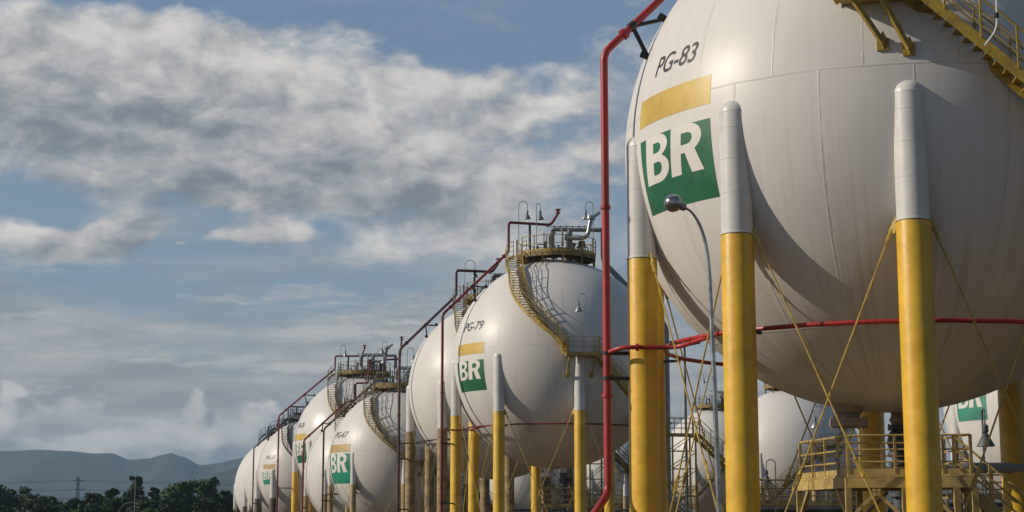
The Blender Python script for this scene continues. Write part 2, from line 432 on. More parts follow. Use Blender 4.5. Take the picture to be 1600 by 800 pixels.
def wrap(bm, box, rad, lift, cell, src=None):
    """lay a flat outline on the sphere: box = (az0, az1, lat0, lat1) degrees, cell = degrees"""
    xs = [v.co.x for v in bm.verts]; ys = [v.co.y for v in bm.verts]
    x0, x1, y0, y1 = src if src else (min(xs), max(xs), min(ys), max(ys))
    az0, az1, la0, la1 = box
    for v in bm.verts:
        v.co = ((v.co.x - x0) / (x1 - x0) * (az1 - az0) + az0, (v.co.y - y0) / (y1 - y0) * (la1 - la0) + la0, 0)
    for ax in (0, 1):
        lo = min(v.co[ax] for v in bm.verts); hi = max(v.co[ax] for v in bm.verts)
        k = lo + cell
        while k < hi:
            co = V((0, 0, 0)); co[ax] = k; no = V((0, 0, 0)); no[ax] = 1
            bmesh.ops.bisect_plane(bm, geom=bm.verts[:] + bm.edges[:] + bm.faces[:], plane_co=co, plane_no=no, dist=1e-5)
            k += cell
    bmesh.ops.triangulate(bm, faces=bm.faces[:])
    r = rad + lift
    for v in bm.verts:
        a, l = R(v.co.x), R(v.co.y)
        v.co = (r * cos(l) * cos(a), r * cos(l) * sin(a), r * sin(l))
    bm.normal_update()
    for f in bm.faces:
        if f.normal.dot(f.calc_center_median()) < 0: f.normal_flip()
        f.smooth = True
def bm_obj(name, bm, mat, parent):
    me = bpy.data.meshes.new(name); bm.to_mesh(me); bm.free(); me.materials.append(mat)
    return link(bpy.data.objects.new(name, me), parent)
def quad_bm():
    bm = bmesh.new(); vs = [bm.verts.new(p) for p in ((0, 0, 0), (1, 0, 0), (1, 1, 0), (0, 1, 0))]; bm.faces.new(vs); return bm
def uv_sphere_mb(rad, nu, nv):
    mb = MB(); vs = [(0, 0, rad)]; fs = []
    for i in range(1, nv):
        t = pi * i / nv
        for j in range(nu):
            a = 2 * pi * j / nu; vs.append((rad * sin(t) * cos(a), rad * sin(t) * sin(a), rad * cos(t)))
    vs.append((0, 0, -rad)); last = len(vs) - 1
    for j in range(nu): fs.append((0, 1 + j, 1 + (j + 1) % nu))
    for i in range(nv - 2):
        A = 1 + i * nu; B = A + nu
        for j in range(nu): fs.append((A + j, B + j, B + (j + 1) % nu, A + (j + 1) % nu))
    A = 1 + (nv - 2) * nu
    for j in range(nu): fs.append((A + j, last, A + (j + 1) % nu))
    return mb.add(vs, fs, True)

# ------------------------------------------------------------------ railings and stairs
def rail_run(mb, pts, h, r, post_gap, mids=(0.5,), post_r=None, kick=0.0):
    """posts and rails above a polyline of deck-edge points"""
    pts = [V(p) for p in pts]; up = V((0, 0, h))
    mb.tube([p + up for p in pts], r, 6)
    for k in mids: mb.tube([p + up * k for p in pts], r * 0.8, 6)
    acc = 0.0; pr = post_r or r
    mb.beam(pts[0], pts[0] + up, 2 * pr, 2 * pr)
    for a, b in zip(pts, pts[1:]):
        L = (b - a).length; t = post_gap - acc
        while t <= L:
            p = a + (b - a) * (t / L); mb.beam(p, p + up, 2 * pr, 2 * pr); t += post_gap
        acc = (acc + L) % post_gap
        if kick: mb.beam(a + V((0, 0, kick / 2 + 0.01)), b + V((0, 0, kick / 2 + 0.01)), 0.012, kick)
    mb.beam(pts[-1], pts[-1] + up, 2 * pr, 2 * pr)
def resample(pts, step):
    pts = [V(p) for p in pts]; out = [pts[0]]; acc = 0.0
    for a, b in zip(pts, pts[1:]):
        L = (b - a).length
        t = step - acc
        while t <= L: out.append(a + (b - a) * (t / L)); t += step
        acc = (acc + L) % step
    if (out[-1] - pts[-1]).length > step * 0.3: out.append(pts[-1])
    return out
def catmull(pts, n=8):
    P = [2 * V(pts[0]) - V(pts[1])] + [V(p) for p in pts] + [2 * V(pts[-1]) - V(pts[-2])]; out = []
    for i in range(1, len(P) - 2):
        for k in range(n):
            t = k / n
            out.append(0.5 * ((2 * P[i]) + (P[i + 1] - P[i - 1]) * t + (2 * P[i - 1] - 5 * P[i] + 4 * P[i + 1] - P[i + 2]) * t * t + (3 * P[i] - P[i - 1] - 3 * P[i + 1] + P[i + 2]) * t ** 3))
    out.append(P[-2]); return out
def stair(parent, path, w, mat, railmat=None, rail_h=1.05, rr=0.025, detail=True, rails=(1, -1), name='staircase'):
    """open-riser flight along a centre line (metres, local); name > treads, handrail"""
    path = resample(path, 0.25)
    sides = []
    for i, p in enumerate(path):
        d = (path[min(i + 1, len(path) - 1)] - path[max(i - 1, 0)]); d.z = 0
        if d.length < 1e-5: d = V((1, 0, 0))
        d.normalize(); sides.append(V((-d.y, d.x, 0)))
    tb = MB(); z = path[0].z - 0.1; rise = 0.215
    for i in range(len(path) - 1):
        a, b = path[i], path[i + 1]
        while min(a.z, b.z) <= z <= max(a.z, b.z) and abs(a.z - b.z) > 1e-6:
            t = (z - a.z) / (b.z - a.z); p = a + (b - a) * t; sd = sides[i]; fw = sd.cross(V((0, 0, 1)))
            Mx = Matrix((fw, sd, V((0, 0, 1)))).transposed()
            tb.box(p, (0.26, w - 0.05, 0.035), Mx)
            z -= rise
    st = tb.build(name, mat, parent)
    for s in (1, -1):
        mb = MB()
        edge = [p + sd * (s * w / 2) for p, sd in zip(path, sides)]
        edge = edge[::2] + ([edge[-1]] if len(edge) % 2 == 0 else [])
        for a, b in zip(edge, edge[1:]): mb.beam(a - V((0, 0, .10)), b - V((0, 0, .10)), 0.045, 0.26)
        mb.build('stringer', mat, st)
    for s in rails:
        rb = MB(); edge = [p + sd * (s * (w / 2 + 0.02)) for p, sd in zip(path, sides)]
        edge = edge[::3] + [edge[-1]]
        rail_run(rb, edge, rail_h, rr, 1.15 if detail else 1.6, mids=(0.36, 0.68) if detail else (0.5,))
        rb.build('handrail', railmat or mat, st)
    return st

def gooseneck(p, h, span, ang, label, mat=None, sc=1.0, size=1.0):
    """swan-neck lamp on a thin pole, standing on a deck"""
    g = thing('gooseneck_lamp', label, 'lamp', p, 'gooseneck lamps on the tank decks')
    mat = mat or M['galv']
    d = V((cos(R(ang)), sin(R(ang)), 0)) * span; r = span / 2
    pts = [V((0, 0, 0)), V((0, 0, h - r))]
    for k in range(1, 10):
        a = pi * k / 9; pts.append(d * (0.5 - 0.5 * cos(a)) + V((0, 0, h - r + r * sin(a))))
    pts.append(d + V((0, 0, h - r - 0.35)))
    MB().tube(pts, 0.028 * size, 6).build('pole', mat, g)
    e = d + V((0, 0, h - r - 0.35)); k = size
    hb = MB().lathe([(0.05 * k, 0), (0.10 * k, -0.05 * k), (0.10 * k, -0.22 * k), (0.06 * k, -0.26 * k), (0.09 * k, -0.30 * k), (0.15 * k, -0.42 * k), (0.26 * k, -0.62 * k), (0.27 * k, -0.66 * k), (0.20 * k, -0.64 * k)], e, 14)
    hb.build('lamp_shade', mat, g)
    return g

# ------------------------------------------------------------------ a spherical gas tank
def build_tank(c):
    """everything in the dict is in tank radii unless it says otherwise; c['pos'] = (X, Y, H) in units of S, H above the eye"""
    k = c.get('R', 1.0) * S                             # this tank's radius in metres
    X, Y, H = [q * S for q in c['pos']]
    zg = ground_z(X, Y); Hc = H + CZ - zg               # centre height above its own base
    T = thing('storage_sphere', c['label'], 'gas tank', (X, Y, zg), c.get('group', 'spherical gas tanks'))
    near = c.get('near', False)
    sh = uv_sphere_mb(k, 320 if near else 144, 160 if near else 72).build('tank_shell', c['shell'], T, sharp=180)
    sh.location = (0, 0, Hc)
    # logo, band, number
    if 'logo' in c:
        a0, a1, l0, l1 = c['logo']; cell = 1.6 if near else 2.4
        lift = 0.006 if near else 0.012
        bm = quad_bm(); wrap(bm, (a0, a1, l0, l1), k, lift, cell); bm_obj('logo_panel', bm, c['green'], sh)
        w, h = a1 - a0, l1 - l0; f = 0.62
        for gl, u0, u1 in ((GLYPH_B, 0.075, 0.475), (GLYPH_R, 0.485, 0.90)):
            bm = flat_mesh([[(x + 0.10 * y, y) for x, y in p] for p in gl])
            wrap(bm, (a0 + u0 * w, a0 + u1 * w, l1 - h * f, l1 + 0.03), k, lift * 2, cell); bm_obj('logo_letter', bm, M['letters'], sh)
    if 'band' in c:
        bm = quad_bm(); wrap(bm, c['band'], k, 0.006 if near else 0.012, 1.6 if near else 2.4); bm_obj('yellow_band', bm, c['bandmat'], sh)
    if 'text' in c:
        bm = text_mesh(c['text'][0], 0.010, 0.20); wrap(bm, c['text'][1], k, 0.006 if near else 0.012, 1.2 if near else 2.0)
        bm_obj('tank_number', bm, M['ink'], sh)
    # columns
    n = c['n']; rho = c.get('rho', 0.972) * k; cr = c['w'] / 2 * k
    zb = Hc + c['zb'] * k; za = Hc + c['za'] * k
    feet = []
    for i in range(n):
        az = R(c['ph']) + 2 * pi * i / n
        u = V((cos(az), sin(az), 0)); p = u * rho; feet.append((p, u))
        ns = 40 if near else 18
        if c.get('fire'):
            rings = [(cr * 1.25, -0.3), (cr * 1.25, 0.5), (cr, 0.52), (cr, zb)]
        else: rings = [(cr * 1.5, -0.3), (cr * 1.5, 0.06), (cr * 1.02, 0.065), (cr * 1.01, zb - 0.06), (cr * 0.97, zb)]
        col = MB().lathe(rings, (0, 0, 0), ns).build('column', c['colmat'], T); col.location = p
        sr = cr * c.get('sleeve', 0.965)
        if c.get('slant'):
            mb = MB(); mb.lathe([(sr * 1.06, zb + 0.015), (sr * 1.06, zb + 0.05), (sr, zb + 0.06), (sr, za)], (0, 0, 0), ns)
            mb.v = [((vx, vy, vz - (max(0, (vx * u.x + vy * u.y) + sr * .2)) * 0.9) if vz > za - 1e-4 else (vx, vy, vz)) for vx, vy, vz in mb.v]
        else:
            prof = [(sr * 1.07, zb + 0.012), (sr * 1.07, zb + 0.05), (sr, zb + 0.06), (sr, za - sr * 0.9)]
            prof += [(sr * 1.012, za - sr * 0.9 + 0.003), (sr * 1.012, za - sr * 0.86)]
            prof += [(sr * cos(R(t)) * 1.0 + 0.001, za - sr * 0.86 + sr * 0.86 * sin(R(t))) for t in (4, 15, 28, 42, 56, 70, 82, 90)]
            mb = MB(); mb.lathe(prof, (0, 0, 0), ns)
        if near:
            for zz in (.30, .55, .78):
                zq = zb + (za - zb) * zz; mb.tube([(sr * 1.001 * cos(2 * pi * t / 40), sr * 1.001 * sin(2 * pi * t / 40), zq) for t in range(40)], .006, 5, closed=True)
        s_ = mb.build('column_sleeve', M['sleeve'], col)
    # cross bracing with lugs and turnbuckles
    if c.get('rods', True):
        rm = c.get('rodmat', M['rod'])
        rr = c.get('rod_r', 0.024)
        for i in range(n):
            for d in (1, -1):
                (p, u), (q, w_) = feet[i], feet[(i + d) % n]
                tn = (q - p); tn.z = 0; tn.normalize()
                a = p + tn * (cr + 0.10) + V((0, 0, zb - 0.12)) - u * (0.0 if d > 0 else 0.12)
                b = q - tn * (cr + 0.08) + V((0, 0, 0.55)) - u * (0.0 if d > 0 else 0.12)
                mb = MB().tube([a, b], rr, 6)
                if not c.get('far'):
                    mb.beam(p + tn * cr * 0.9 + V((0, 0, zb + 0.12)), a - V((0, 0, 0.08)), 0.03, 0.20)
                    mb.beam(q - tn * cr * 0.9 + V((0, 0, 0.35)), b, 0.03, 0.20)
                    m1 = a + (b - a) * 0.52
                    mb.tube([a, a + (b - a).normalized() * 0.35], rr * 1.9, 6)
                rd = mb.build('brace_rod', rm, T)
                if not c.get('far'):
                    dd = (b - a).normalized(); sd = dd.cross(u).normalized() * rr * 2.0; m1 = a + (b - a) * (0.70 if d > 0 else 0.74)
                    tb = MB().tube([m1 - dd * .20 + sd, m1 + dd * .20 + sd], rr * 0.7, 6).tube([m1 - dd * .20 - sd, m1 + dd * .20 - sd], rr * 0.7, 6)
                    tb.tube([m1 - dd * .26, m1 - dd * .18], rr * 2.1, 8).tube([m1 + dd * .18, m1 + dd * .26], rr * 2.1, 8)
                    tb.build('turnbuckle', rm, rd)
    # top platform
    rm = c['rail']; ztop = Hc + c.get('deck', 1.045) * k; r1 = c.get('deck_r', 0.385) * k; r0 = 0.17 * k
    ns = 48; mb = MB()
    for a_, b_, z0, z1 in ((r0, r1, ztop - 0.05, ztop), (r1 - 0.06, r1, ztop - 0.32, ztop - 0.05), (r0, r0 + 0.06, ztop - 0.28, ztop - 0.05)):
        vs = []; fs = []
        for j in range(ns):
            t = 2 * pi * j / ns
            for rr_, zz in ((a_, z0), (b_, z0), (b_, z1), (a_, z1)): vs.append((rr_ * cos(t), rr_ * sin(t), zz))
        for j in range(ns):
            A = 4 * j; B = 4 * ((j + 1) % ns)
            for q in range(4): fs.append((A + q, B + q, B + (q + 1) % 4, A + (q + 1) % 4))
        mb.add(vs, fs)
    for j in range(12):
        t = 2 * pi * (j + .3) / 12; e = V((cos(t), sin(t), 0))
        zs = Hc + sqrt(k * k - (r1 - 0.1) ** 2)
        mb.beam(e * (r1 - 0.03) + V((0, 0, zs - 0.25 * 1)), e * (r1 - 0.03) + V((0, 0, ztop - 0.2)), 0.10, 0.10)
        mb.beam(e * r0 + V((0, 0, ztop - 0.15)), e * r1 + V((0, 0, ztop - 0.15)), 0.08, 0.16)
    pf = mb.build('top_platform', M['deck'] if rm in (M['rail_yellow'], M['rail_dull']) else rm, T)
    sa = R(c.get('stair_az', -158))
    rb = MB(); pts = [V((r1 * cos(t), r1 * sin(t), ztop)) for t in [sa + 0.16 + (2 * pi - 0.32) * i / 40 for i in range(41)]]
    rail_run(rb, pts, 1.15, 0.028, 1.25, mids=(0.5,), post_r=0.035, kick=0.16)
    rb.build('railing', rm, pf)
    # spiral stair down the shell, landing, straight flight
    la0, la1, lz = c.get('landing', (-85, -72, 0.0)); w = 0.13 * k
    base = [(-158, 70, 1.105), (-146, 64, 1.10), (-134, 56, 1.085), (-125, 50, 1.08), (-118, 40, 1.075), (-112.5, 31, 1.07), (-106, 22.5, 1.07), (-98, 14, 1.07), (-90, 6.5, 1.07)]
    if 'mirror' in c: base = [(-180 - a_ + c['mirror'], l_, r_) for a_, l_, r_ in base]
    base = [b for b in base if 1.07 * sin(R(b[1])) > lz + 0.04]
    pts = []
    for az, la, r_ in base: pts.append(V((r_ * cos(R(la)) * cos(R(az)), r_ * cos(R(la)) * sin(R(az)), r_ * sin(R(la)))) * k + V((0, 0, Hc)))
    rl = max(0.8, sqrt(max(0, 1 - lz * lz))) + 0.085
    pts.append(V((rl * cos(R(la0)), rl * sin(R(la0)), lz)) * k + V((0, 0, Hc)))
    if c.get('stairs', True):
        path = catmull(pts, 8)
        stair(T, path, w, rm, detail=not c.get('far'))
        mb = MB(); zl = Hc + lz * k; ri, ro = (rl - 0.075) * k, (rl + 0.075) * k
        if c.get('far'): ri, ro = (rl - 0.07) * k, (rl + 0.07) * k
        def pol(r_, a_): return V((r_ * cos(R(a_)), r_ * sin(R(a_)), 0))
        N_ = 6; vs = []; fs = []
        for j in range(N_ + 1):
            a_ = la0 + (la1 - la0) * j / N_
            for r_, z_ in ((ri, zl - 0.22), (ro, zl - 0.22), (ro, zl), (ri, zl)): vs.append(pol(r_, a_) + V((0, 0, z_)))
        for j in range(N_):
            for q in range(4): fs.append((4 * j + q, 4 * j + 4 + q, 4 * j + 4 + (q + 1) % 4, 4 * j + (q + 1) % 4))
        fs += [(0, 1, 2, 3), (4 * N_, 4 * N_ + 3, 4 * N_ + 2, 4 * N_ + 1)]
        mb.add(vs, fs)
        ft = c.get('strut_feet', ((la0 + 1, -11), (la1 - 1, -11)))
        for (fa, fl), ta in zip(ft, c.get('strut_tops', (la0 + 1.5, la1 - 1.5))):
            if not isinstance(fl, (int, float)): continue
            dl = asin(max(-1, min(1, lz))) * 180 / pi
            fl2 = (dl + fl) if 'strut_feet' not in c else fl
            f_ = V((cos(R(fl2)) * cos(R(fa)), cos(R(fl2)) * sin(R(fa)), sin(R(fl2)))) * k * 1.0 + V((0, 0, Hc))
            nrm = (f_ - V((0, 0, Hc))).normalized()
            mb.beam(f_ + nrm * 0.10, pol(ro - 0.15, ta) + V((0, 0, zl - 0.15)), 0.10, 0.13)
            q1 = nrm.cross(V((0, 0, 1))).normalized(); q2 = nrm.cross(q1)
            mb.box(f_ + nrm * 0.02, (0.30, 0.06, 0.34), Matrix((q1, nrm, q2)).transposed())
            mb.add([f_ + nrm * .05 - q1 * .10 + q2 * -.16, f_ + nrm * .05 + q1 * .10 + q2 * -.16, f_ + nrm * 0.26 - q2 * 0.25 * 0 + V((0, 0, .25)), f_ + nrm * .05 + q2 * .16], [(0, 1, 2), (1, 3, 2), (3, 0, 2), (0, 3, 1)])
        ld_ = mb.build('landing', rm, T)
        rb = MB(); rail_run(rb, [pol(ro - 0.03, la0 + (la1 - la0) * j / N_) + V((0, 0, zl)) for j in range(N_ + 1)], 1.05, 0.025, 1.1, mids=(0.36, 0.68))
        rb.build('railing', rm, ld_)
        # straight flight
        L = c.get('flight', 0.66) * k; ang = c.get('flight_ang', 45)
        s0 = pol((ri + ro) / 2, la1) + V((0, 0, zl))
        hd = R(c.get('flight_dir', la1 + (-90 if 'mirror' in c else 90))); hv = V((cos(hd), sin(hd), 0))
        s1 = s0 + hv * L - V((0, 0, L * tan(R(ang))))
        stair(T, [s0, s1], w, rm, detail=not c.get('far'))
        # mid landing on a braced tower, then the last flight to the ground
        ml = c.get('mid', 0.24) * k; s2 = s1 + hv * ml; sv = V((-hv.y, hv.x, 0))
        mb = MB(); Mx = Matrix((hv, sv, V((0, 0, 1)))).transposed()
        mb.box((s1 + s2) / 2 - V((0, 0, 0.09)), (ml, w + 0.25, 0.18), Mx)
        for e in (0.12, 0.88 if not near else 0.9):
            for s_ in (-1, 1):
                pt = s1 + hv * ml * e + sv * s_ * (w / 2)
                mb.beam(V((pt.x, pt.y, 0)), pt - V((0, 0, 0.1)), 0.12, 0.12)
        if not c.get('far'):
            zz = 0.4
            while zz + 1.1 < s1.z:
                for s_ in (-1, 1):
                    a_ = s1 + hv * ml * 0.12 + sv * s_ * (w / 2); b_ = s1 + hv * ml * 0.88 + sv * s_ * (w / 2)
                    mb.beam(V((a_.x, a_.y, zz)), V((b_.x, b_.y, zz + 1.1)), 0.05, 0.05)
                    mb.beam(V((b_.x, b_.y, zz)), V((a_.x, a_.y, zz)), 0.05, 0.05)
                zz += 1.2
        md = mb.build('mid_landing', rm, T)
        for s_ in (-1, 1):
            rb = MB(); rail_run(rb, [s1 + sv * s_ * (w / 2 + .1), s2 + sv * s_ * (w / 2 + .1)], 1.05, 0.025, 0.9, mids=(0.36, 0.68)); rb.build('railing', rm, md)
        run = s1.z / tan(R(42))
        stair(T, [s2, s2 + hv * run - V((0, 0, s1.z))], w, rm, detail=not c.get('far'))
        c['_landing'] = V((X, Y, zg)) + pol((ro), (la0 + la1) / 2) + V((0, 0, zl)); c['_mid'] = V((X, Y, zg)) + s1
    # fittings on the crown
    eq = c.get('crown', 'grey')
    if eq:
        em = M['grey'] if eq == 'grey' else M['dark_grey']
        zs = Hc + k * 0.985
        for (x_, y_, h_, r_, mt) in ((-0.03, -0.06, 0.30, .016, em), (0.06, -0.10, .33, .011, em), (.11, -.08, .27, .016, M['galv']), (0.17, 0.05, .2, .018, em), (-.10, .05, .22, .012, M['dark_grey'])):
            mb = MB(); r_ = r_ * k; x_ *= k; y_ *= k; h_ *= k
            mb.tube([(x_, y_, zs), (x_, y_, zs + h_)], r_, 10)
            for zz in (0.12, 0.5, 0.95): mb.tube([(x_, y_, zs + h_ * zz - .04), (x_, y_, zs + h_ * zz + .04)], r_ * 1.7, 12)
            mb.build('riser_nozzle', mt, T)
        # manifold with two relief valves
        z_ = zs + 0.32 * k
        mb = MB().tube(fillet([(-.05 * k, -.06 * k, z_ - .16 * k), (-.05 * k, -.06 * k, z_), (.47 * k, -.02 * k, z_)], 0.35), 0.021 * k, 12)
        mb.tube([(0.13 * k, -.05 * k, z_ - .005), (0.13 * k, -.05 * k, zs)], 0.03 * k, 10)
        mb.build('manifold', em, T)
        mb = MB().tube(fillet([(.08 * k, -.1 * k, z_ - .095 * k), (.30 * k, -.1 * k, z_ - .095 * k), (.34 * k, -.1 * k, z_ + .11 * k)], 0.5), 0.021 * k, 12)
        mb.tube([(.336 * k, -.1 * k, z_ + .09 * k), (.34 * k, -.1 * k, z_ + .125 * k)], 0.042 * k, 12)
        mb.add([V((.34, -.13, 0)) * k + V((0, 0, z_ + .11 * k)), V((.34, -.07, 0)) * k + V((0, 0, z_ + .11 * k)), V((.42, -.07, 0)) * k + V((0, 0, z_ + .17 * k)), V((.42, -.13, 0)) * k + V((0, 0, z_ + .17 * k)),
                V((.35, -.13, 0)) * k + V((0, 0, z_ + .09 * k)), V((.35, -.07, 0)) * k + V((0, 0, z_ + .09 * k)), V((.43, -.07, 0)) * k + V((0, 0, z_ + .15 * k)), V((.43, -.13, 0)) * k + V((0, 0, z_ + .15 * k))],
               [(0, 1, 2, 3), (7, 6, 5, 4), (0, 4, 5, 1), (2, 6, 7, 3), (1, 5, 6, 2), (3, 7, 4, 0)])
        mb.build('vent_pipe', M['galv'], T)
        for q in range(2):
            x_ = (0.02 + 0.14 * q) * k
            mb = MB().lathe([(.04, 0), (.13, .05), (.13, .28), (.05, .34), (.05, .42), (.11, .45), (.11, .52)], (x_, -.14 * k, zs + .08 * k), 10)
            mb.beam((x_ - .22, -.14 * k, zs + .08 * k + .5), (x_ + .22, -.14 * k, zs + .08 * k + .5), 0.03, 0.03)
            mb.build('relief_valve', M['dark_grey'], T)
        for (x_, y_, h_) in ((-.18, -.14, 1.5), (.0, -.2, 1.1), (.24, -.12, 1.3), (.22, .08, 2.0)):
            x_ *= k; y_ *= k
            mb = MB().tube(fillet([(x_, y_, zs - .2), (x_, y_, zs + h_ * .8), (x_ + .5, y_ + .1, zs + h_ * .8), (x_ + .5, y_ + .1, zs + h_ * .3)], .18), .045, 8)
            for zz in (.3, .62): mb.tube([(x_, y_, zs + h_ * zz - .05), (x_, y_, zs + h_ * zz + .05)], .12, 8)
            mb.tube([(x_ - .02, y_ - .3, zs + h_ * .46), (x_, y_, zs + h_ * .46)], .03, 6)
            mb.tube([(x_ - .02, y_ - .31, zs + h_ * .46), (x_ - .02, y_ - .28, zs + h_ * .46)], .16, 12)
            mb.build('gate_valve', M['dark_grey'] if h_ > 1.2 else M['green_iron'], T)
        mb = MB().tube([(-.1 * k, -.1 * k, z_ + .02 * k), (.33 * k, -.1 * k, z_ + .02 * k)], .03, 6)
        for j in range(7): mb.box(((-.08 + .06 * j) * k, -.1 * k, z_ + .02 * k), (.10, .10, .12))
        mb.build('instrument_line', M['grey'], T)
        mb = MB().add([V((.25, -.1, .02)) * k + V((0, 0, zs)), V((.25, .0, .02)) * k + V((0, 0, zs)), V((.22, -.1, .20)) * k + V((0, 0, zs)), V((.22, .0, .20)) * k + V((0, 0, zs)), V((.28, -.1, .20)) * k + V((0, 0, zs)), V((.28, .0, .20)) * k + V((0, 0, zs))], [(0, 2, 4), (1, 5, 3), (0, 1, 3, 2), (0, 4, 5, 1), (2, 3, 5, 4)])
        mb.build('pipe_support', M['black'], T)
        mb = MB()
        for j in range(3): mb.tube([((-.12 + .025 * j) * k, -.2 * k, ztop), ((-.12 + .025 * j) * k, -.2 * k, ztop + (1.5 - .1 * j))], 0.035, 6)
        mb.build('instrument_tube', M['dark_grey'], T)
    # belly fittings: manway and bottom outlet
    if c.get('belly'):
        mx, my, vx, vy = [q * k for q in c['belly']]
        def under(x_, y_): return Hc - sqrt(k * k - x_ * x_ - y_ * y_)
        z_ = under(mx, my) + .12
        mb = MB().lathe([(0.42, z_), (0.40, z_ - .25), (0.32, z_ - .36), (0.32, z_ - .46), (0.54, z_ - .47), (0.54, z_ - .56), (0.52, z_ - .565), (0.54, z_ - .57), (0.54, z_ - .68), (.25, z_ - .72)], (mx, my, 0), 28)
        for j in range(16):
            t = 2 * pi * j / 16; mb.tube([(mx + .49 * cos(t), my + .49 * sin(t), z_ - .40), (mx + .49 * cos(t), my + .49 * sin(t), z_ - .74)], .022, 6)
        mb.build('manway', c['bellymat'], T)
        z_ = under(vx, vy) + .1
        mb = MB().lathe([(.20, z_), (.20, z_ - .22), (.26, z_ - .32), (.20, z_ - .42), (.20, z_ - .46)], (vx, vy, 0), 20); nz = mb.build('bottom_nozzle', c['bellymat'], T)
        mb = MB()
        prof = [(.30, -.47), (.30, -.60), (.20, -.61), (.28, -.72), (.34, -.95), (.28, -1.18), (.20, -1.24), (.33, -1.25), (.33, -1.36), (.20, -1.37), (.22, -1.5), (.31, -1.52), (.31, -1.62), (.24, -1.63), (.24, -2.4), (.33, -2.42), (.33, -2.52), (.22, -2.53), (.22, -z_ + .1)]
        mb.lathe([(r_, z_ + zz) for r_, zz in prof], (vx, vy, 0), 20)
        mb.tube([(vx, vy, z_ - .95), (vx + .55, vy - .1, z_ - .95)], .16, 12); mb.tube([(vx + .5, vy - .1, z_ - .95), (vx + .62, vy - .12, z_ - .95)], .26, 12)
        mb.tube([(vx + .2, vy - .2, z_ - 1.3), (vx + .6, vy - .4, z_ - 1.3)], .05, 6)
        for j in range(3):
            zz = z_ - (.53, 1.3, 2.47)[j]
            for q in range(10):
                t = 2 * pi * q / 10; mb.tube([(vx + .27 * cos(t), vy + .27 * sin(t), zz - .1), (vx + .27 * cos(t), vy + .27 * sin(t), zz + .1)], .02, 5)
        mb.build('outlet_valve', M['dark_grey'], T)
    c['_T'] = T; c['_k'] = k; c['_Hc'] = Hc; c['_o'] = V((X, Y, zg))
    return T

